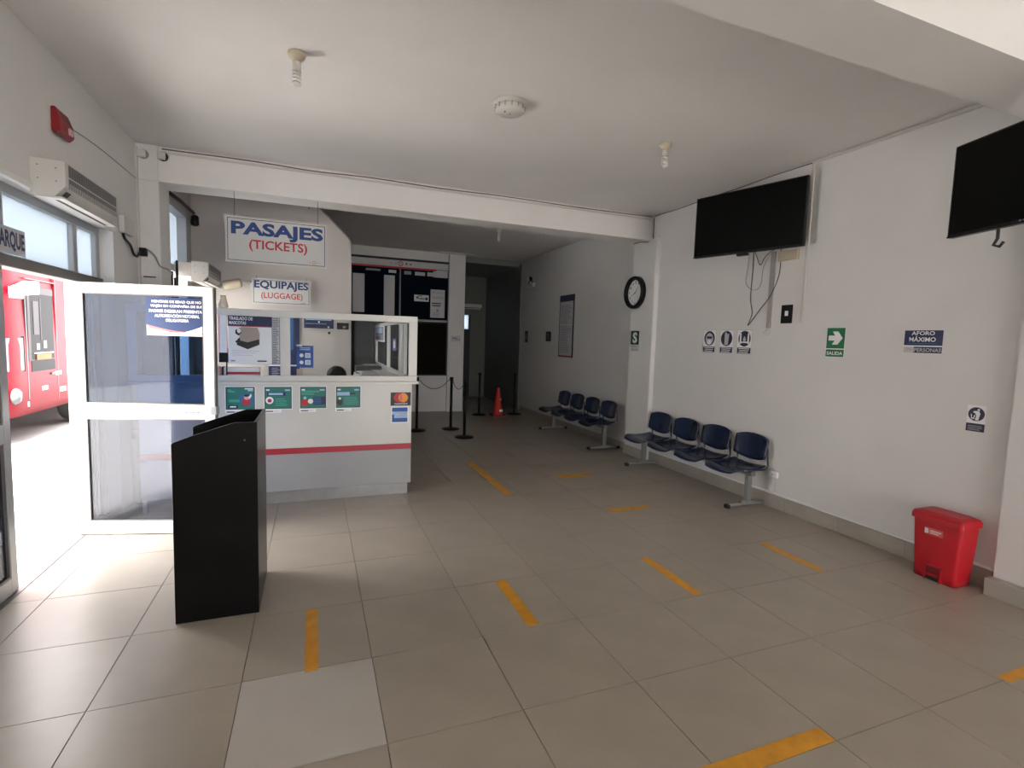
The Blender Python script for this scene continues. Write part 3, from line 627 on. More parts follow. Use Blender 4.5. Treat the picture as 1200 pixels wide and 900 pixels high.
# ---- back wall board
B = sheet('display_board', 'dark notice board with a white and red header on the back wall', 'board', (.72, 11.295, 2.05), 0, 2.07, 1.28, .03, BOARD)
q = MB(); q.box(0, 2.07, -.034, -.03, 1.10, 1.235, PAPER); q.build('header_panel', B)
q = MB(); q.box(0, 1.80, -.036, -.03, 1.062, 1.10, RED); q.build('red_strip', B)
q = MB(); q.box(-.01, 2.08, -.045, .0, 1.25, 1.28, BLACK); q.box(.0, .03, -.034, -.03, 0, 1.06, BLACK); q.box(-.01, 2.08, -.045, 0, -.03, .0, GREY); q.build('frame', B)
q = MB(); q.ring(1.02, 1.165, .055, .018, RED, -.034); q.disc(1.02, 1.165, .012, NAVY, -.034); q.rect(.90, .94, 1.15, 1.18, GREY, -.034); q.rect(1.13, 1.16, 1.15, 1.19, NAVY, -.034); q.rect(1.22, 1.25, 1.15, 1.18, NAVY, -.034); q.rect(.8, .83, 1.155, 1.175, GREY, -.034); q.build('emblem', B)
for x0, x1, z0, z1, nm, m in ((.04, .275, .10, .90, 'white_sheet', PAPER), (.675, .90, .06, .905, 'white_sheet', PAPER), (.77, .93, .96, 1.02, 'title_strip', PAPER), (1.33, 1.55, .945, 1.02, 'title_strip', PAPER), (1.60, 1.78, .945, 1.03, 'title_strip', PAPER), (.3, .6, .98, 1.02, 'title_strip', GREY), (1.1, 1.25, .95, 1.02, 'title_strip', GREY), (1.73, 2.055, .93, 1.09, 'white_panel', PAPER)):
    q = MB(); q.box(x0, x1, -.033, -.03, z0, z1, m); q.build(nm, B)
q = MB(); q.box(1.0, 1.03, -.036, -.03, 0, 1.06, ALUD); q.build('divider', B)
q = MB(); q.box(1.32, 1.64, -.034, -.03, .39, .53, PAPER); o = q.build('small_notice', B)
q = MB(); q.disc(1.39, .47, .025, BLACK, -.034); q.disc(1.59, .45, .03, BLACK, -.034); q.rect(1.42, 1.55, .44, .46, BLACK, -.034); q.rect(1.4, 1.5, .50, .515, BLACK, -.034); q.build('print', o)
q = MB(); q.box(1.68, 2.0, -.034, -.03, .05, .665, PAPER); o = q.build('tall_notice', B)
q = MB(); q.text('PLAN', 1.72, 1.96, .575, .625, GREY, -.0345, 0); lines(q, 1.72, 1.97, .46, .52, 2, GREY, -.0342, 2, .4); lines(q, 1.71, 1.97, .29, .39, 2, BLACK, -.0342, 9, .45); q.disc(1.84, .21, .03, GREY, -.0342); lines(q, 1.72, 1.96, .08, .17, 3, GREY, -.0342, 4, .4); q.build('print', o)
W = empty('dark_window', (.72, 11.295, .81), 'dark brown glazed panel under the notice board', 'window')
q = MB(); q.box(0, 2.08, -.02, 0, 0, 1.20, BLACK); q.build('frame', W)
for k in range(3): q = MB(); q.box(.03+.68*k, .69+.68*k, -.028, -.02, .03, 1.17, DKGL); q.build('glass_panel', W)
# paper taped to the wall edge
o = sheet('paper_note', 'small faded note taped to the edge of the corridor wall', 'note', (2.87, 11.219, 1.585), 0, .22, .13, .001, PAPER)
q = MB(); q.rect(.03, .14, .07, .085, BLUEM, -.001); q.rect(.09, .19, .04, .055, GREY, -.001); q.build('print', o)

# ---- flat things on the right wall
def mandatory(y, lab, kind):
    w_, h_ = .215, .27
    o = sheet('safety_sign', lab, 'sign', (XN-.0015, y, 1.583), RW, w_, h_, .002, WHITE, 'row of three blue safety signs')
    q = MB(); Y = -.002; q.rect(.012, w_-.012, .008, .072, INK, Y); q.disc(w_/2, .172, .087, INK, Y)
    if kind == 0: q.disc(w_/2, .165, .062, PAPER, Y-.0004, .07); q.rect(w_/2-.045, w_/2+.045, .168, .195, INK, Y-.0008); q.disc(w_/2, .20, .05, PAPER, Y-.0006, .03); q.disc(w_/2, .125, .035, WHITE, Y-.0008, .03); q.rect(w_/2-.042, w_/2+.042, .172, .192, INK, Y-.001)
    if kind == 1: q.poly([(w_/2-.03, .098), (w_/2+.025, .098), (w_/2+.035, .2), (w_/2+.04, .232), (w_/2+.015, .22), (w_/2-.01, .248), (w_/2-.03, .235)], PAPER, Y-.0004)
    if kind == 2:
        for s_ in (-1, 1): q.rect(w_/2+s_*.055-.012, w_/2+s_*.055+.012, .115, .21, WHITE, Y-.0004); q.disc(w_/2+s_*.055, .222, .012, WHITE, Y-.0004)
        q.rect(w_/2-.045, w_/2+.045, .125, .14, WHITE, Y-.0004); q.disc(w_/2, .185, .012, PAPER, Y-.0004); q.disc(w_/2, .162, .02, PAPER, Y-.0004)
    q.build('pictogram', o); q = MB()
    for i in range(3): q.rect(.03+.01*(i % 2), w_-.03-.008*i, .056-.02*i, .064-.02*i, WHITE, Y-.0005)
    q.build('caption', o); q = MB()
    for a, b_, c_, d_ in ((0, w_, 0, .003), (0, w_, h_-.003, h_), (0, .003, 0, h_), (w_-.003, w_, 0, h_)): q.rect(a, b_, c_, d_, GREY, Y-.0002)
    q.build('edge', o)
mandatory(5.035, 'blue safety sign with a masked face, farthest of the row', 0)
mandatory(4.76, 'blue safety sign with a raised glove, in the middle of the row', 1)
mandatory(4.495, 'blue safety sign with two figures keeping apart', 2)
o = sheet('exit_sign', 'green SALIDA sign with a white arrow on the right wall', 'sign', (XN-.0015, 3.41, 1.595), RW, .182, .272, .002, WHITE)
q = MB(); q.rect(.004, .178, .08, .268, GREEN, -.002); q.rect(.004, .178, .004, .070, GREEN, -.002); q.build('green_print', o)
q = MB(); q.poly([(.022, .152), (.022, .198), (.083, .198), (.058, .235), (.112, .235), (.158, .175), (.112, .115), (.058, .115), (.083, .152)], WHITE, -.0025); q.text('SALIDA', .014, .168, .02, .052, WHITE, -.0025, .02); q.build('lettering', o)
o = sheet('capacity_sign', 'navy AFORO MAXIMO PERSONAS sign on the right wall', 'sign', (XN-.0015, 2.735, 1.655), RW, .280, .184, .002, WHITE)
q = MB(); q.rect(.003, .277, .062, .181, NAVY, -.002); q.rect(.003, .277, .003, .052, NAVY, -.002); q.rect(.003, .08, .004, .052, PAPER, -.0024); q.build('panel_print', o)
q = MB(); q.text('AFORO', .055, .22, .143, .174, WHITE, -.003, .02); q.text('MÁXIMO', .04, .23, .092, .136, WHITE, -.003, .02); q.text('PERSONAS', .084, .272, .012, .042, PAPER, -.003, .01); q.text('(20)', .02, .065, .018, .040, GREY, -.003, 0); q.rect(.03, .24, .075, .08, BLUEM, -.003); q.build('lettering', o)
o = sheet('litter_sign', 'small sign with a figure using a litter bin, above the red bin', 'sign', (XN-.0015, 2.254, 1.104), RW, .112, .19, .002, WHITE)
q = MB(); q.disc(.056, .126, .050, INK, -.002); q.rect(.0, .112, .0, .058, INK, -.002); q.disc(.068, .158, .0075, WHITE, -.0025)
q.poly([(.052, .15), (.072, .148), (.080, .13), (.076, .112), (.072, .092), (.072, .082), (.050, .082), (.056, .115), (.050, .13), (.036, .138), (.036, .145)], WHITE, -.0025); q.poly([(.022, .125), (.028, .09), (.045, .09), (.050, .120), (.043, .118), (.040, .098), (.032, .098), (.029, .124)], WHITE, -.0025); q.build('pictogram', o)
q = MB(); lines(q, .012, .105, .006, .046, 3, GREY, -.0025, 6, .45); q.build('caption', o)
o = sheet('black_wall_plate', 'black wall plate with a white centre under the television', 'socket', (XN-.0015, 3.93, 1.914), RW, .135, .187, .008, BLACKP, None, .004)
q = MB(); q.box(.05, .09, -.014, -.008, .075, .125, WHITE, .004, 1); q.build('switch', o)
o = sheet('framed_poster', 'tall narrow framed text poster on the far right wall', 'poster', (XF-.0015, 9.27, 1.36), RW, .60, 1.205, .012, INK)
q = MB(); q.box(.03, .57, -.014, -.012, .03, 1.08, PAPER); q.build('text_sheet', o)
q = MB(); lines(q, .06, .54, .08, 1.02, 34, GREY, -.0142, 11, .45); q.rect(.03, .57, .0, .028, RED, -.0142); q.rect(.03, .57, .625, .635, WHITE, -.0148); q.build('print', o)
o = sheet('dark_notice', 'small dark notice beside the framed text poster', 'notice', (XF-.0015, 9.90, 1.66), RW, .24, .20, .004, BLACK)
q = MB(); lines(q, .03, .21, .03, .17, 4, GREY, -.004, 3, .3); q.build('print', o)
o = sheet('light_switch', 'small black framed switch plate nearest the corridor', 'switch', (XF-.0015, 11.05, 1.62), RW, .15, .26, .006, BLACK)
q = MB(); q.box(.05, .1, -.010, -.006, .05, .2, GREY); q.build('switch', o)
o = sheet('refuge_sign', 'small green S sign under the wall clock', 'sign', (XP-.0015, 6.478, 1.645), RW, .215, .21, .002, WHITE)
q = MB(); q.rect(.005, .21, .004, .206, mat('print_dark_green', (0, .045, .025), .5), -.002); q.build('green_print', o)
q = MB(); q.text('S', .05, .165, .025, .185, WHITE, -.0025, .045); q.build('lettering', o)
q = MB(); q.box(0, .215, -.001, 0, -.095, -.005, PAPER); q.text('ZONA', .04, .175, -.035, -.015, BLACK, -.001, 0); q.text('SEGURA', .03, .185, -.08, -.055, BLACK, -.001, 0); q.build('caption', o)
# clock
K = empty('wall_clock', (XP-.002, 6.40, 2.405), 'round black wall clock with a white dial on the pillar', 'clock', RW)
q = MB(); R0 = .235
rim = [(R0*.86, 0), (R0, 0), (R0, -.05), (R0*.97, -.065), (R0*.89, -.07), (R0*.80, -.06), (R0*.775, -.04), (R0*.775, 0)]
n = 48; vs = [(r*math.cos(2*PI*i/n), y, r*math.sin(2*PI*i/n)) for r, y in rim for i in range(n)]
fs = [((j*n+i), (j*n+(i+1) % n), ((j+1) % len(rim)*n+(i+1) % n), ((j+1) % len(rim)*n+i)) for j in range(len(rim)) for i in range(n)]
q.add(vs, fs, BLACKP, True); q.build('rim', K)
q = MB(); q.disc(0, 0, R0*.83, WHITE, -.0145); q.build('dial', K)
q = MB()
for k in range(12):
    a = PI/2-2*PI*(k+1)/12; st = str(k+1); x, z = .150*math.cos(a), .150*math.sin(a); hw = .011*len(st); q.text(st, x-hw, x+hw, z-.018, z+.018, BLACK, -.0155, .02)
q.build('numerals', K)
def hand(a, L_, w_, y):
    c_, s_ = math.cos(a), math.sin(a); q = MB(); q.poly([(-s_*w_-c_*.02, c_*w_-s_*.02), (s_*w_-c_*.02, -c_*w_-s_*.02), (c_*L_+s_*w_*.4, s_*L_-c_*w_*.4), (c_*L_-s_*w_*.4, s_*L_+c_*w_*.4)], BLACK, y); q.build('hand', K)
hand(PI/2-2*PI*1.35/12, .10, .007, -.018); hand(PI/2-2*PI*8.1/12, .13, .005, -.020)

# ---- televisions
def tv(loc, rz, w_, h_, lab, pit=0, logo=False):
    o = empty('television', loc, lab, 'television', rz)
    q = MB(); q.box(0, w_, 0, .045, 0, h_, BLACKP, .006, 2); q.box(.2*w_, .8*w_, .045, .075, .1*h_, .6*h_, BLACKP, .01, 2); q.build('casing', o)
    q = MB(); q.box(.014, w_-.014, -.0015, .001, .022, h_-.014, SCREEN); q.build('screen', o)
    q = MB(); q.box(.0, w_, -.004, 0, .0, .012, BLACKP, .002, 1); q.build('lower_trim', o)
    if logo: q = MB(); q.disc(w_*.45, .014, .006, GREY, -.0045); q.rect(w_*.465, w_*.49, .011, .017, GREY, -.0045); q.build('maker_mark', o)
    return o
import math as _m
a1 = math.atan2(3.61-4.74, 4.35-4.01)      # local x runs from the far left corner to the near right corner
t1 = tv((3.985, 4.73, 2.635), a1, 1.165, .655, 'flat black television over the row of safety signs')
q = MB(); q.tube([(.50, .075, .3), (.44, .19, .3), (.66, .27, .3)], .018, BLACKP); q.box(.55, .75, .10, .12, .2, .4, BLACKP); q.build('wall_arm', t1)
q = MB(); q.box(.5, .62, .0, .05, -.028, 0, BLACKP, .01, 2); q.build('receiver', t1)
a2 = math.atan2(-.41, -.13)
t2 = tv((3.90, 2.185, 2.415), a2, 1.03, .585, 'black television cut by the right edge of the picture', 0, True)
q = MB(); q.tube([(.5, .075, .3), (.55, .30, .3), (.35, .52, .3)], .018, BLACKP); q.build('wall_arm', t2)
q = MB(); q.tube([(.33, .01, .0), (.33, .012, -.06), (.30, .02, -.095), (.34, .02, -.11), (.36, .02, -.085)], .009, CABLE); q.build('plug', t2)
# cables hanging below the first television
def cable(name, lab, pts, r=.0035, m=CABLE, cat='cable', group=None, n=6):
    q = MB(); q.tube(catmull(pts, n), r, m, 6); o = q.build(name); return tag(o, lab, cat, group)
XW = XN-.012
cable('hanging_cable', 'black cable falling straight in a long V below the television', [(XW, 4.33, 2.72), (XW, 4.33, 2.5), (XW, 4.335, 2.2), (XW, 4.30, 2.03), (XW, 4.345, 1.90), (XW-.004, 4.20, 2.06), (XW-.004, 4.06, 2.22), (XW, 3.985, 2.42), (XW, 3.98, 2.60), (XW, 3.98, 2.70)], .004)
cable('hanging_cable', 'thin grey cable in a wide U loop below the television', [(XW-.006, 4.38, 2.70), (XW-.006, 4.40, 2.50), (XW-.006, 4.41, 2.38), (XW-.006, 4.36, 2.31), (XW-.006, 4.26, 2.28), (XW-.006, 4.20, 2.34), (XW-.006, 4.19, 2.48), (XW-.006, 4.14, 2.60), (XW-.006, 4.05, 2.68)], .003, GREY)
cable('hanging_cable', 'short black cable dipping close under the television edge', [(XW-.012, 4.31, 2.70), (XW-.012, 4.27, 2.62), (XW-.012, 4.22, 2.54), (XW-.012, 4.16, 2.62), (XW-.012, 4.08, 2.67), (XW-.012, 4.02, 2.68)], .004)
o = tag(MB().box(0, .03, 0, .23, 0, .10, PLASY, .004, 1).build('junction_box', None, (XN-.032, 3.77, 2.545)), 'yellowed junction box sticking out under the television', 'box')
# trunking
def trunk(label, x0, x1, y0, y1, z0, z1, m=PLASW, name='cable_trunking'):
    q = MB(); q.box(x0, x1, y0, y1, z0, z1, m, .002, 1); return tag(q.build(name), label, 'trunking')
trunk('white vertical trunking right of the first television', XN-.016, XN-.001, 3.67, 3.70, 1.92, 3.43)
trunk('grey vertical trunking falling to the bare wire end', XN-.016, XN-.001, 4.045, 4.10, 1.87, 2.66, mat('trunk_grey', (.40, .37, .36), .5))
cable('bare_wire_end', 'frayed wires at the foot of the grey trunking', [(XW, 4.06, 1.93), (XW-.01, 4.055, 1.87), (XW-.01, 4.12, 1.82), (XW-.01, 4.05, 1.80), (XW, 4.03, 1.86)], .004, PLASW)
trunk('white trunking along the ceiling edge above the televisions', XN-.022, XN-.001, 1.95, 3.69, 3.425, 3.45)
cable('ceiling_cable', 'dark cable clipped along the ceiling edge to the corner', [(XN-.01, 3.69, 3.44), (XN-.01, 4.2, 3.448), (XN-.01, 4.6, 3.44), (XN-.01, 5.1, 3.446), (XN-.01, 5.6, 3.44), (XN-.01, 6.13, 3.45)], .006, mat('dirty_cable', (.12, .09, .08), .8))
cable('ceiling_cable', 'dark cable running along the top of the cross beam', [(-1.4, 6.16, 3.435), (-.6, 6.16, 3.44), (.0, 6.16, 3.425), (.6, 6.16, 3.44), (1.4, 6.16, 3.43), (2.2, 6.16, 3.44), (3.2, 6.16, 3.432), (4.2, 6.16, 3.44), (4.44, 6.16, 3.445)], .007, mat('brown_cable', (.22, .17, .15), .8))
trunk('white trunking along the top of the cross beam', -1.42, 4.40, 6.158, 6.169, 3.395, 3.418)
cable('corner_cable', 'dark cable down the corner beside the clock pillar', [(XN-.006, 6.155, 3.43), (XN-.008, 6.15, 3.2), (XN-.006, 6.155, 3.05)], .006, mat('dirty_cable', (.1, .1, .1)))
cable('corner_wire', 'orange brown wire stub under the beam end', [(XN-.07, 6.16, 3.105), (4.36, 6.158, 3.09), (4.25, 6.155, 3.075), (4.15, 6.158, 3.045)], .006, mat('copper_wire', (.35, .12, .06), .6))
trunk('thin white trunking lying on the right baseboard', XN-.022, XN-.001, 2.0, 5.9, .148, .163, WHITE)
for y, d in ((4.32, 1), (4.12, 1)): pass
o = tag(MB().box(0, .035, 0, .10, 0, .062, WHITE, .004, 1).build('wall_socket', None, (XN-.037, 3.81, .325)), 'white surface socket low on the wall beside the front bench', 'socket')
q = MB(); q.box(.01, .022, .035, .05, -.16, 0, PLASW); q.build('drop_trunking', o)
q = MB(); q.disc(0, 0, .006, BLACK, 0); o2 = q.build('socket_hole', o, (-.0005, .05, .03), RW)

# ---- benches
def make_bench():
    r = empty('waiting_bench', (4.24, 3.90, 0), 'x', 'bench')
    # local: y along the wall (0..), x across; front (room side) is -x
    q = MB(); q.box(-.03, .03, .02, 1.98, .33, .375, STEEL, .004, 1); q.build('beam', r)
    for y in (.08, 1.90):
        q = MB(); q.box(-.03, .03, y-.025, y+.025, .05, .34, STEEL, .004, 1); o = q.build('leg', r)
        q = MB(); q.hexa([(-.27, y-.025, .022), (.27, y-.025, .022), (.27, y+.025, .022), (-.27, y+.025, .022), (-.25, y-.022, .045), (.25, y-.022, .045), (.25, y+.022, .045), (-.25, y+.022, .045)], STEEL); q.box(-.10, .10, y-.023, y+.023, .04, .062, STEEL, .006, 1); q.build('foot_bar', o)
        for s_ in (-1, 1): q = MB(); q.box(s_*.265-.022, s_*.265+.022, y-.028, y+.028, 0, .042, RUB, .008, 2); q.build('foot_cap', o)
    for k in range(4):
        yc = .225+.517*k
        def seat(u, v, yc=yc):
            x = -.29+.44*u; w_ = .235*(1-.10*abs(2*u-1)**4)*(1 if u > .12 else (.86+.14*math.sqrt(max(0, u/.12)))); s_ = 2*v-1
            z = .405+.020*s_*s_-.045*max(0, (.25-u)/.25)**2*1.0+.018*max(0, (u-.75)/.25)**2-.012*math.exp(-((u-.55)/.25)**2)
            return (x, yc+s_*w_, z)
        q = MB(); q.shape(seat, 16, 12, .010, NAVYP); q.build('seat', r)
        def back(u, v, yc=yc):
            s_ = 2*u-1; z = .505+.235*v; top = -.035*abs(s_)**2.5*(v**2); bot = .045*(1-s_*s_)*(1-v)**2
            wd = .228*(1-.05*(1-v))*(1-.05*v**4); x = .135+.035*v+.035*(1-s_*s_)-.0*v
            return (x, yc+s_*wd, z+top-bot*1.0+.0)
        q = MB(); q.shape(back, 14, 8, .012, NAVYP); q.build('backrest', r)
        q = MB()
        for s_ in (-1, 1):
            yy = yc+s_*.205
            q.tube(catmull([(-.12, yy-.02*s_, .392), (.05, yy, .392), (.15, yy, .395), (.185, yy, .43), (.18, yy, .50), (.172, yy, .62)], 4), .009, CHROME, 8)
        q.box(-.10, -.08, yc-.19, yc+.19, .375, .392, CHROME); q.box(.06, .08, yc-.19, yc+.19, .375, .392, CHROME); q.build('seat_frame', r)
    return r
bench = make_bench(); bench['label'] = 'navy four-seat waiting bench against the near right wall'; bench['group'] = 'four-seat benches along the right wall'
bench2 = copy_tree(bench); bench2.location = (4.24, 6.76, 0); bench2['label'] = 'navy four-seat waiting bench in the shade beyond the clock pillar'

# ---- red bin
Bn = empty('pedal_bin', (4.325, 2.235, 0), 'red pedal bin with a small white sticker by the right wall', 'bin', RW)
# local: x along -Y (width), -y towards the room
q = MB(); wb, wt, db, dt, h = .138, .160, .10, .118, .45
def rr_(hx, y0, y1, r, z, n=5):
    pts = []
    for cx, cy, a0 in ((hx-r, y1-r, 0), (-hx+r, y1-r, PI/2), (-hx+r, y0+r, PI), (hx-r, y0+r, 1.5*PI)):
        for i in range(n): a = a0+PI/2*i/(n-1); pts.append((cx+r*math.cos(a), cy+r*math.sin(a), z))
    return pts
rings = []
for t_ in [i/8 for i in range(9)]: rings.append(rr_(wb+(wt-wb)*t_, -db-(dt-db)*t_, .095+.01*t_, .03, .002+h*t_))
n = len(rings[0]); vs = [p for r_ in rings for p in r_]; fs = [(j*n+i, j*n+(i+1) % n, (j+1)*n+(i+1) % n, (j+1)*n+i) for j in range(8) for i in range(n)]+[tuple(reversed(range(n)))]
q.add(vs, fs, REDB, True); q.build('body', Bn)
q = MB(); q.box(-.045, .045, -.106, -.07, .002, .105, DKRED); q.box(-.055, -.045, -.114, -.08, .0, .115, REDB); q.box(.045, .055, -.114, -.08, .0, .115, REDB); q.box(-.055, .055, -.114, -.08, .105, .118, REDB); q.box(-.045, .045, -.1065, -.1, .002, .03, BLACK); q.build('pedal_recess', Bn)  # flat dark panels stand in for the shade inside the recess
q = MB(); q.box(-.036, .036, -.124, -.10, .036, .048, REDB, .004, 1); q.build('pedal', Bn)
q = MB()
lid = [rr_(wt+.012, -dt-.018, .118, .035, h-.012), rr_(wt+.012, -dt-.018, .118, .035, h+.018), rr_(wt+.005, -dt-.005, .10, .03, h+.038), rr_(wt-.03, -dt+.03, .075, .03, h+.052)]
vs = [p for r_ in lid for p in r_]; fs = [(j*n+i, j*n+(i+1) % n, (j+1)*n+(i+1) % n, (j+1)*n+i) for j in range(3) for i in range(n)]+[tuple(3*n+i for i in range(n)), tuple(reversed(range(n)))]
q.add(vs, fs, REDB); q.build('lid', Bn)
def by(z): return -db-(dt-db)*(z/h)-.0012
q = MB(); q.add([(-.075, by(.335), .335), (.045, by(.335), .335), (.045, by(.385), .385), (-.075, by(.385), .385)], [(0, 1, 2, 3)], CORAL); o = q.build('sticker', Bn)
q = MB(); z0 = .342; Yb = by(.335)-.004; q.text('B', -.070, -.045, z0, z0+.036, WHITE, Yb, .05); q.rect(-.035, .035, z0+.02, z0+.027, WHITE, Yb); q.rect(-.035, .02, z0+.006, z0+.012, WHITE, Yb); q.build('lettering', o)

# ---- stanchions, ropes, cone
def stanchion(x, y, h_, lab):
    r = empty('barrier_post', (x, y, 0), lab, 'post', 0, 'black barrier posts by the back room')
    q = MB(); q.lathe([(.155, 0), (.16, .006), (.155, .018), (.06, .032), (.03, .04)], (0, 0, 0), BLACKP, 32); q.build('base', r)
    q = MB(); q.lathe([(.024, .035), (.024, h_-.07)], (0, 0, 0), BLACKP, 20); q.build('pole', r)
    q = MB(); q.lathe([(.024, h_-.07), (.034, h_-.065), (.034, h_-.008), (.028, h_)], (0, 0, 0), BLACKP, 20); q.build('head', r); return r
stanchion(2.36, 8.20, .99, 'black barrier post nearest the viewer, beside the ticket counter')
stanchion(2.335, 9.02, .955, 'black barrier post in front of the grey wall end, joined by two chains')
stanchion(1.70, 8.96, .96, 'black barrier post half hidden by the counter corner')
stanchion(4.20, 10.60, .93, 'black barrier post right of the orange cone')
stanchion(3.38, 10.62, .93, 'black barrier post in the dark left of the orange cone')
def chain(a, b_, sag, lab, r_=.006):
    pts = [(a[0]+(b_[0]-a[0])*t, a[1]+(b_[1]-a[1])*t, a[2]+(b_[2]-a[2])*t-sag*4*t*(1-t)) for t in [i/12 for i in range(13)]]
    q = MB(); q.tube(pts, r_, mat('dark_chain', (.05, .05, .055), .5), 6); return tag(q.build('barrier_chain'), lab, 'chain')
chain((1.745, 8.962, .90), (2.29, 9.018, .91), .16, 'thin dark chain sagging from the counter corner post')
chain((2.345, 8.975, .90), (2.36, 8.245, .93), .14, 'thin dark chain sagging between the two nearest posts')
Cn = empty('traffic_cone', (3.75, 10.43, 0), 'orange red traffic cone with white marks by the dark corridor', 'cone')
q = MB(); q.lathe([(.115, .03), (.10, .05), (.03, .60), (.024, .615)], (0, 0, 0), CONE, 28); q.build('cone_body', Cn)
q = MB(); q.box(-.16, .16, -.16, .16, 0, .032, mat('dark_red_rubber', (.2, .02, .02), .7), .012, 2); q.build('base', Cn)
q = MB(); q.box(.005, .075, -.100, -.085, .10, .15, WHITE, .006, 2); q.build('white_patch', Cn)
q = MB(); q.box(.03, .06, -.055, -.04, .34, .39, WHITE, .006, 2); q.build('white_patch', Cn)

# ---- yellow tapes
tg = 'yellow distancing tapes on the floor'
for (x0, x1, y0, y1, lab) in ((-.045, .02, 2.565, 3.175, 'yellow floor tape at the foot of the lectern'), (1.16, 1.235, 2.60, 3.185, 'yellow floor tape in the middle of the near row'), (2.36, 2.435, 2.60, 3.20, 'yellow floor tape third in the near row'), (3.525, 3.60, 2.60, 3.15, 'yellow floor tape nearest the right baseboard'),
        (2.72, 3.20, 4.20, 4.29, 'short crosswise tape before the front bench'), (2.80, 3.25, 5.46, 5.60, 'faint crosswise tape farthest from the viewer'), (1.91, 2.0, 5.0, 6.48, 'long worn tape leading to the barrier posts'),
        (1.35, 2.07, 1.385, 1.465, 'crosswise tape cut by the bottom edge of the picture'), (3.30, 3.9, 1.36, 1.415, 'crosswise tape cut by the right edge of the picture')):
    q = MB(); rr = random.Random(int(x0*100)); n_ = 8; L_ = max(x1-x0, y1-y0); al = (y1-y0) > (x1-x0)
    lo, hi = [], []
    for i in range(n_+1):
        t = i/n_; j1, j2 = rr.uniform(-.0015, .0015), rr.uniform(-.0015, .0015)
        if al: lo.append((x0+j1, y0+(y1-y0)*t)); hi.append((x1+j2, y0+(y1-y0)*t))
        else: lo.append((x0+(x1-x0)*t, y0+j1)); hi.append((x0+(x1-x0)*t, y1+j2))
    ring_ = lo+hi[::-1]; vs = [(a, b_, .0004) for a, b_ in ring_]+[(a, b_, .0022) for a, b_ in ring_]; m_ = len(ring_)
    q.add(vs, [(i, i+1, 2*n_+1-i-1, 2*n_+1-i) for i in range(n_)]+[(m_+i, m_+i+1, m_+2*n_+1-i-1, m_+2*n_+1-i) for i in range(n_)]+[(i, (i+1) % m_, m_+(i+1) % m_, m_+i) for i in range(m_)], TAPE)
    tag(q.build('floor_tape'), lab, 'tape', tg)

# ---- ceiling fittings
def lamp(x, y, z, lab, flare=1.0):
    r = empty('ceiling_lamp', (x, y, z), lab, 'lamp', 0, 'bare bulb ceiling lamps')
    q = MB(); q.lathe([(.052, 0), (.056, -.012), (.05, -.03), (.03, -.045), (.026, -.06)], (0, 0, 0), PLASY, 28); q.build('socket_base', r)
    q = MB(); q.lathe([(.024, -.058), (.027, -.065), (.027, -.105), (.02, -.112)], (0, 0, 0), PLASW, 20); q.build('bulb_cap', r)
    pts = [(.022*math.cos(a), .022*math.sin(a), -.115-.085*a/(8*PI)) for a in [8*PI*i/96 for i in range(97)]]
    q = MB(); q.tube(pts, .0075, BULB, 8); q.lathe([(.012, -.11), (.012, -.19), (.018, -.205), (.004, -.212)], (0, 0, 0), BULB, 12); q.build('spiral_bulb', r); return r
lamp(-.10, 3.755, ZC, 'yellowed ceiling lamp with spiral bulb near the left wall')
lamp(2.95, 3.96, ZC, 'yellowed ceiling lamp with spiral bulb near the televisions')
lamp(2.93, 8.35, ZC+.07, 'ceiling lamp with spiral bulb in the back room')
def detector(x, y, z, r0, lab):
    r = empty('smoke_detector', (x, y, z), lab, 'detector', 0, 'round ceiling detectors')
    q = MB(); q.lathe([(r0, 0), (r0, -.022), (r0*.94, -.03)], (0, 0, 0), PLASW, 40); q.build('base_plate', r)
    q = MB(); q.lathe([(r0*.80, -.030), (r0*.86, -.042), (r0*.84, -.062), (r0*.72, -.076), (.02, -.082)], (0, 0, 0), PLASW, 40)
    for i in range(14):
        a = 2*PI*i/14
        q.tube([(r0*.87*math.cos(a), r0*.87*math.sin(a), -.030), (r0*.87*math.cos(a), r0*.87*math.sin(a), -.06)], .004, GREY, 5)
    q.build('sensor_body', r)
    q = MB(); q.lathe([(.006, -.082), (.006, -.086)], (-.05, -.03, 0), BLACK, 10); q.lathe([(.004, -.082), (.004, -.085)], (.0, .0, 0), BLACK, 8); q.build('indicator', r)
detector(1.40, 3.82, ZC, .132, 'large round white detector in the middle of the hall ceiling')
detector(1.40, 8.0, ZC+.07, .10, 'round detector on the back room ceiling')
cable('ceiling_cable', 'thin grey cable along the slanting top of the cream wall', [(.055, 7.912, 3.458), (.2, 7.912, 3.318), (.35, 7.912, 3.172), (.50, 7.912, 3.027)], .009, GREY)
q = MB(); q.box(-.03, .03, -.4, .4, -.03, 0, PLASW, .004, 1); tag(q.build('ceiling_batten', None, (2.95, 11.12, ZC+.069), PI/2-.1), 'slim pale batten lamp on the ceiling by the corridor', 'lamp')
o = empty('strip_lamp', (4.15, 13.99, 2.50), 'pale strip lamp high on the corridor end wall', 'lamp')
q = MB(); q.box(-.35, .28, -.09, 0, .04, .13, PLASW, .006, 1); q.build('housing', o); q = MB(); q.lathe([(.013, -.30), (.013, .25)], (0, -.05, .0), BULB, 12, 'x'); q.build('tube', o); q = MB(); q.box(-.33, -.30, -.06, -.03, -.01, .04, PLASW); q.box(.22, .25, -.06, -.03, -.01, .04, PLASW); q.build('tube_holder', o)
o = empty('emergency_light', (XF-.003, 10.74, 2.86), 'twin-head emergency light on the far right wall', 'lamp', RW)
q = MB(); q.box(-.16, .16, -.06, 0, 0, .09, PLASW, .008, 2); q.build('housing', o)
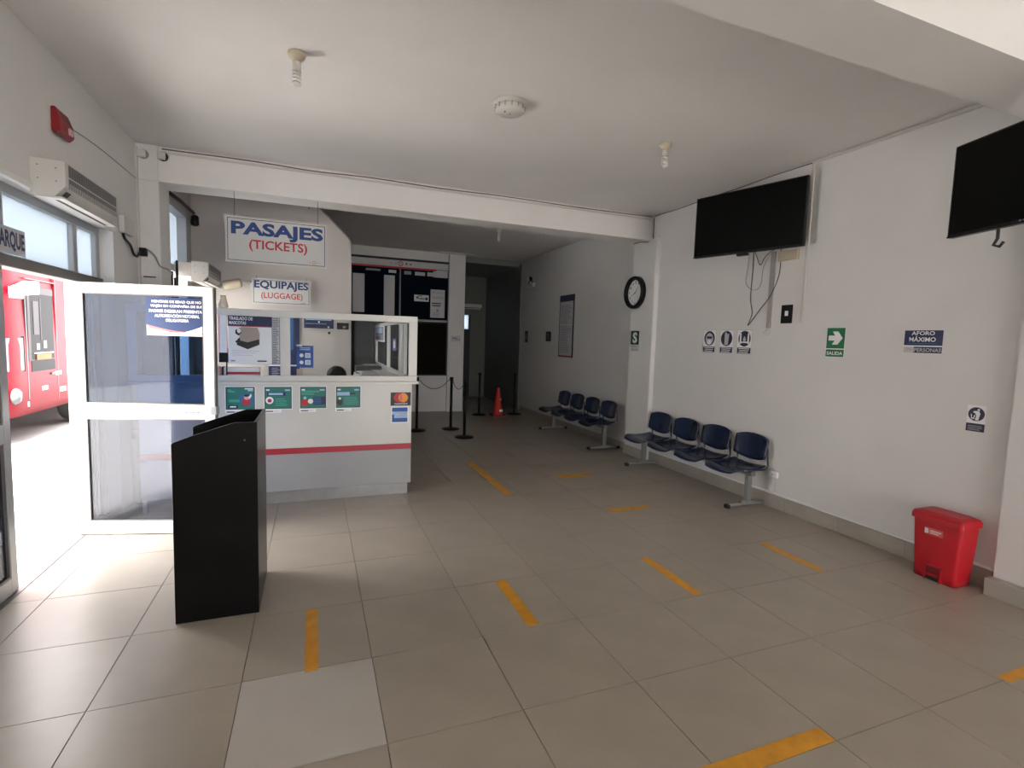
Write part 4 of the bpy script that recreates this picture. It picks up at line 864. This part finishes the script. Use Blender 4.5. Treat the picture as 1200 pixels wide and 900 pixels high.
for s_ in (-1, 1): q = MB(); q.lathe([(.03, 0), (.06, -.045), (.058, -.05)], (s_*.10, -.05, .17), PLASW if s_ < 0 else BLACKP, 20, 'y'); q.box(s_*.10-.008, s_*.10+.008, -.05, -.03, .08, .14, BLACKP); q.build('spot_head', o)
# ---- things on the left wall
def air_curtain(loc, rz, W_, lab):
    o = empty('air_curtain', loc, lab, 'air curtain', rz, 'wall air curtains')
    # local: x along the wall, -y out of the wall, z 0 at the bottom
    prof = [(0, .0), (-.12, -.0), (-.175, .065), (-.175, .215), (0, .225)]
    q = MB(); q.prism(prof, 0, W_, PLASW, 'yz'); q.build('casing', o)
    for nm, (ya, za), (yb, zb) in (('grille', (-.1755, .135), (-.1755, .205)), ('grille', (-.172, .062), (-.1755, .122))):
        q = MB()
        q.add([(.05, ya-.001, za), (W_-.05, ya-.001, za), (W_-.05, yb-.001, zb), (.05, yb-.001, zb)], [(0, 1, 2, 3)], GRILL)
        nn = 7
        for i in range(nn+1):
            t = i/nn; y_ = ya+(yb-ya)*t; z_ = za+(zb-za)*t; q.box(.05, W_-.05, y_-.004, y_, z_-.0008, z_+.0008, GREY)
        for i in range(24): x = .05+(W_-.1)*i/23; q.box(x-.0008, x+.0008, min(ya, yb)-.0035, min(ya, yb), za, zb, GREY)
        q.build(nm, o)
    q = MB(); q.box(.0, W_, -.165, -.02, -.012, -.0, PLASW, .003, 1); q.box(.06, W_-.06, -.12, -.10, -.014, -.012, BLACK); q.build('outlet_lip', o)
    q = MB(); q.hexa([(.05, -.136, .012), (.11, -.136, .012), (.11, -.162, .042), (.05, -.162, .042), (.05, -.140, .010), (.11, -.140, .010), (.11, -.166, .040), (.05, -.166, .040)], BLACK); q.build('display', o)
    for y_, z_ in ((-.04, .18), (-.13, .17), (-.04, .10), (-.13, .09)): q = MB(); q.lathe([(.005, 0), (.005, -.002)], (0, y_, z_), GREY, 8, 'x'); q.build('screw', o)
    return o
air_curtain((XL, 4.08, 2.462), PI/2, .93, 'white air curtain over the street door, near the red alarm')
air_curtain((-1.33, 6.98, 2.235), PI/2, .91, 'white air curtain in the shaded back room, above the screen')
o = empty('fire_alarm', (XL, 4.49, 2.93), 'red fire alarm sounder high on the left wall', 'alarm', PI/2)
q = MB(); q.prism([(0, .02), (-.03, 0), (-.06, .03), (-.055, .10), (-.025, .18), (0, .175)], -.10, .10, ALARM, 'yz'); ob = q.build('housing', o); md = ob.modifiers.new('b', 'BEVEL'); md.width = .008; md.segments = 2
q = MB(); q.box(-.0, .05, -.072, -.055, .03, .075, PINK, .006, 2); q.build('strobe_lens', o)
cable('alarm_cable', 'thin cable from the red alarm to the corner', [(XL+.006, 4.60, 3.06), (XL+.006, 5.2, 3.10), (XL+.006, 6.12, 3.115)], .0035, GREY)
o = tag(MB().box(0, .045, 0, .28, 0, .15, PLASW, .004, 1).build('junction_box', None, (XL, 5.61, 2.51)), 'white junction box on the wall right of the air curtain', 'box')
cable('loose_cable', 'dark loose cables looping under the white junction box', [(XL+.02, 5.66, 2.51), (XL+.02, 5.70, 2.47), (XL+.02, 5.85, 2.43), (XL+.03, 5.90, 2.36), (XL+.03, 6.0, 2.35), (XL+.03, 6.08, 2.40)], .011)
cable('loose_cable', 'thin cable curving across the corner pillar to the window', [(-1.60, 6.14, 2.43), (-1.54, 6.155, 2.44), (-1.48, 6.155, 2.38), (-1.44, 6.155, 2.29), (-1.40, 6.3, 2.27), (-1.44, 6.6, 2.26)], .008, GREY)
o = tag(MB().box(0, .06, -.03, .03, 0, .08, BLACKP, .006, 2).build('power_adapter', None, (-1.60, 6.125, 2.37)), 'black power adapter hanging in the corner of the pillar', 'adapter')
trunk('thin vertical trunking in the corner left of the pillar', XL+.001, XL+.02, 6.12, 6.15, 2.05, 3.42, PLASW)
trunk('short black wire stub low on the corner pillar', -1.585, -1.48, 6.160, 6.168, 2.17, 2.18, BLACK, 'wire_stub')
for x, lab in ((-1.565, 'left of two white junction boxes at the beam end'), (-1.40, 'right of two white junction boxes at the beam end')):
    q = MB(); q.box(-.033, .033, -.04, 0, -.035, .035, PLASW, .004, 1); o = q.build('conduit_box', None, (x, 6.153, 3.36)); tag(o, lab, 'box')
    q = MB(); q.lathe([(.045, 0), (.045, -.012)], (.012, 0, 0), BLACK if x > -1.5 else GREY, 18, 'y'); q.build('gland', o)
o = sheet('departure_sign', 'white sign with navy letters EMBARQUE over the street door', 'sign', (-1.699, 3.725, 2.077), PI/2, .452, .160, .004, SKYB)
q = MB(); q.rect(.004, .448, .004, .156, PAPER, -.004); q.text('EMBARQUE', .012, .44, .02, .14, NAVY, -.0044, .035); q.build('lettering', o)
q = MB(); q.box(-1.499, -1.335, 7.0, 7.84, 2.28, 2.44, CREAM, .004, 1); tag(q.build('mounting_block'), 'cream block carrying the back air curtain beside the window', 'bracket')
# bracket and hook under the ceiling behind the big sign
q = MB(); q.hexa([(-.03, 0, -.02), (.03, 0, -.02), (.03, .02, 0), (-.03, .02, 0), (.09, -.35, -.18), (.13, -.35, -.18), (.13, -.33, -.15), (.09, -.33, -.15)], GRILL); o = q.build('ceiling_bracket', None, (-.87, 7.75, ZC+.07)); tag(o, 'dark slanting bracket under the ceiling behind the large sign', 'bracket')
q = MB(); q.lathe([(.05, 0), (.03, -.03), (.01, -.05)], (0, 0, 0), GRILL, 14); q.tube([(0, 0, -.04), (.02, 0, -.12), (0, 0, -.2)], .004, BLACK); tag(q.build('ceiling_hook', None, (-.06, 7.6, ZC+.07)), 'dark hook with a hanging wire behind the large sign', 'hook')
# cream security camera on booth wall, small rods, flared vase
o = empty('security_camera', (-.80, 7.92, 2.34), 'cream bullet security camera on the booth wall beside the smaller sign', 'camera')
q = MB(); q.box(-.01, .03, -.02, 0, -.10, .03, PLASW, .004, 1); q.build('mount', o)
q = MB(); q.tube([(0, -.01, 0), (-.06, -.08, 0), (-.13, -.12, .0)], .014, PLASW); q.build('arm', o)
q = MB(); mx = Matrix.Rotation(-.25, 3, 'Y'); q.lathe([(.05, -.33), (.058, -.31), (.06, -.13), (.05, -.11)], (0, -.12, .0), PLASY, 20, 'x', True, mx); q.build('body', o)
q = MB(); q.lathe([(.030, 0), (.042, .01), (.036, .04), (.024, .09), (.022, .115)], (0, 0, 0), mat('cream_ceramic', (.62, .52, .42), .4), 24); tag(q.build('flared_vase', None, (-.765, 5.32, 1.8665)), 'small cream flared vase on the screen frame beside the door edge', 'vase')
for x, y, z1, lab in ((-1.47, 6.72, 2.30, 'left dark rod leaning beyond the window'), (-1.46, 6.80, 2.24, 'middle dark rod leaning beyond the window'), (-1.45, 6.86, 2.44, 'tallest dark rod leaning beyond the window')):
    q = MB(); q.tube([(x, y, 0.0), (x-.0, y+.03, z1)], .013, BLACKP, 8); tag(q.build('dark_rod'), lab, 'rod')
q = MB(); q.tube([(-1.49, 6.62, 3.15), (-1.46, 7.2, 3.17), (-1.44, 7.78, 3.16)], .02, CABLE); q.lathe([(.03, -.14), (.05, -.12), (.045, -.02), (.02, 0)], (-1.43, 7.8, 3.14), BLACKP, 16); tag(q.build('awning_pipe'), 'black pipe and knob over the frosted back window', 'pipe')
# white downpipe seen through the door glass
q = MB(); q.lathe([(.05, 0.0), (.05, 1.9)], (-1.55, 5.75, 0), PLASW, 18); q.lathe([(.06, .62), (.06, .70)], (-1.55, 5.75, 0), PLASW, 18); q.lathe([(.065, 0), (.065, .62)], (-1.55, 5.75, 0), PLASW, 18); tag(q.build('white_pipe'), 'white wall pipe seen through the open glass door', 'pipe')

# ---- bus outside
Bs = empty('bus', (-3.9, 9.0, -.035), 'red bus parked outside the entrance', 'bus')
# local: x = 0 is the side facing the hall (body extends to -x), y runs towards the tail, front at y = -.55
BG2 = mat('bus_grey_trim', (.035, .03, .035), .5, spec=.1); BG3 = mat('bus_pale_patch', (.12, .13, .13), .5, spec=.1)
def side(y): return -.30*max(0, (.35-y)/.85)**2.2
q = MB(); ysb = [-.5, -.38, -.25, -.1, .05, .2, .35, 1, 3, 6, 10.5]; zs = [.38, .5, .9, 1.4, 2.2, 2.9, 3.25, 3.4]; tum = [-.03, 0, 0, 0, -.02, -.05, -.09, -.22]
vs = [(side(y)+tum[j], y, z) for j, z in enumerate(zs) for y in ysb]+[(-2.5-side(y)-tum[j], y, z) for j, z in enumerate(zs) for y in ysb]
m1 = len(ysb); n1 = len(zs)*m1; fs = []
for j in range(len(zs)-1):
    for i in range(m1-1): a = j*m1+i; fs.append((a, a+1, a+m1+1, a+m1)); fs.append((n1+a, n1+a+m1, n1+a+m1+1, n1+a+1))
    a = j*m1; fs.append((a, a+m1, n1+a+m1, n1+a)); a = j*m1+m1-1; fs.append((a, n1+a, n1+a+m1, a+m1))
for i in range(m1-1): a = (len(zs)-1)*m1+i; fs.append((a, a+1, n1+a+1, n1+a)); fs.append((i, n1+i, n1+i+1, i+1))
q.add(vs, fs, BUSR, True); q.build('body', Bs)
q = MB()
def rq(y0, y1, z0, z1, m, d=.004, sl=0):                              # a panel on the side face
    q.add([(side(y0)+d, y0, z0), (side(y1)+d, y1, z0), (side(y1)+d, y1+sl, z1), (side(y0)+d, y0+sl, z1), (side(y0)-.08, y0, z0), (side(y1)-.08, y1, z0), (side(y1)-.08, y1+sl, z1), (side(y0)-.08, y0+sl, z1)], [(0, 1, 2, 3), (0, 4, 5, 1), (1, 5, 6, 2), (2, 6, 7, 3), (3, 7, 4, 0)], m)
rq(.64, 1.34, 1.18, 2.20, BUSG, .004); q.build('driver_window', Bs)
q = MB(); rq(.56, .70, 1.16, 2.28, BG2, .003); rq(.60, 1.36, 2.16, 2.26, BG2, .005); q.build('window_frame', Bs)
q = MB(); rq(.72, .88, 1.55, 2.05, BG2, .008); rq(.78, .88, 1.32, 1.42, BG3, .008); rq(1.0, 1.10, 1.34, 1.46, BG3, .008); rq(.93, .95, 1.46, 2.1, BG2, .008); q.build('window_patches', Bs)  # grey and pale patches lying on the driver window
q = MB(); rq(.70, 1.30, 1.265, 1.28, BUSW, .012); q.build('window_sill', Bs)
q = MB(); rq(.76, 1.22, 1.17, 1.255, YEL, .014); q.build('yellow_plate', Bs)
q = MB(); rq(.62, 1.36, 1.0, 1.165, BUSG, .004); q.build('lower_window', Bs)
q = MB(); rq(.50, .53, .60, 2.3, BLACK, .003); rq(1.44, 1.46, .5, 2.5, DKRED, .003); rq(.54, 1.44, 2.36, 2.375, DKRED, .003); q.build('door_gap', Bs)
q = MB(); rq(1.20, 1.34, .92, .95, BLACK, .02); q.build('door_handle', Bs)
q = MB(); rq(.02, .40, 1.04, 1.50, LENS, .006); q.build('side_window', Bs); q = MB(); rq(.0, .44, 1.02, 1.53, BUSG, .004); q.build('side_window_frame', Bs)
q = MB(); q.lathe([(.005, .07), (.08, .055), (.115, .02), (.12, 0)], (side(.16)-.01, .18, .68), LENS, 22, 'x'); q.build('headlight', Bs)
q = MB(); rq(-.2, .5, .50, .57, BUSW, .006); rq(.9, 1.08, .70, .76, WHITE, .008); rq(1.5, 1.7, .62, .69, WHITE, .008); rq(1.35, 1.55, .9, .96, BUSW, .008); q.build('marker_strip', Bs)
q = MB(); rq(-.3, .42, 2.06, 2.22, BUSW, .03, .02); q.hexa([(.0, .1, 2.1), (.18, .1, 2.1), (.18, .5, 2.14), (0, .5, 2.14), (.0, .1, 2.2), (.18, .1, 2.2), (.18, .5, 2.32), (0, .5, 2.32)], BUSW); q.build('mirror_arm', Bs)
for y in (1.9+.55, 7.5):
    for x in (-.14, -2.36):
        q = MB(); q.lathe([(.30, -.13), (.46, -.12), (.48, -.05), (.48, .05), (.46, .12), (.30, .13)], (x, y, .48), RUB, 32, 'x'); q.lathe([(.27, .125), (.1, .10), (.08, .14)], (x, y, .48), ALUG, 24, 'x'); q.build('wheel', Bs)
q = MB(); q.box(-.02, .004, 2.0, 10.3, 1.75, 2.75, BUSG); q.build('side_glazing', Bs)
q = MB(); q.box(-2.25, -.25, -.57, -.49, 1.2, 2.9, BUSG); q.build('windscreen', Bs)
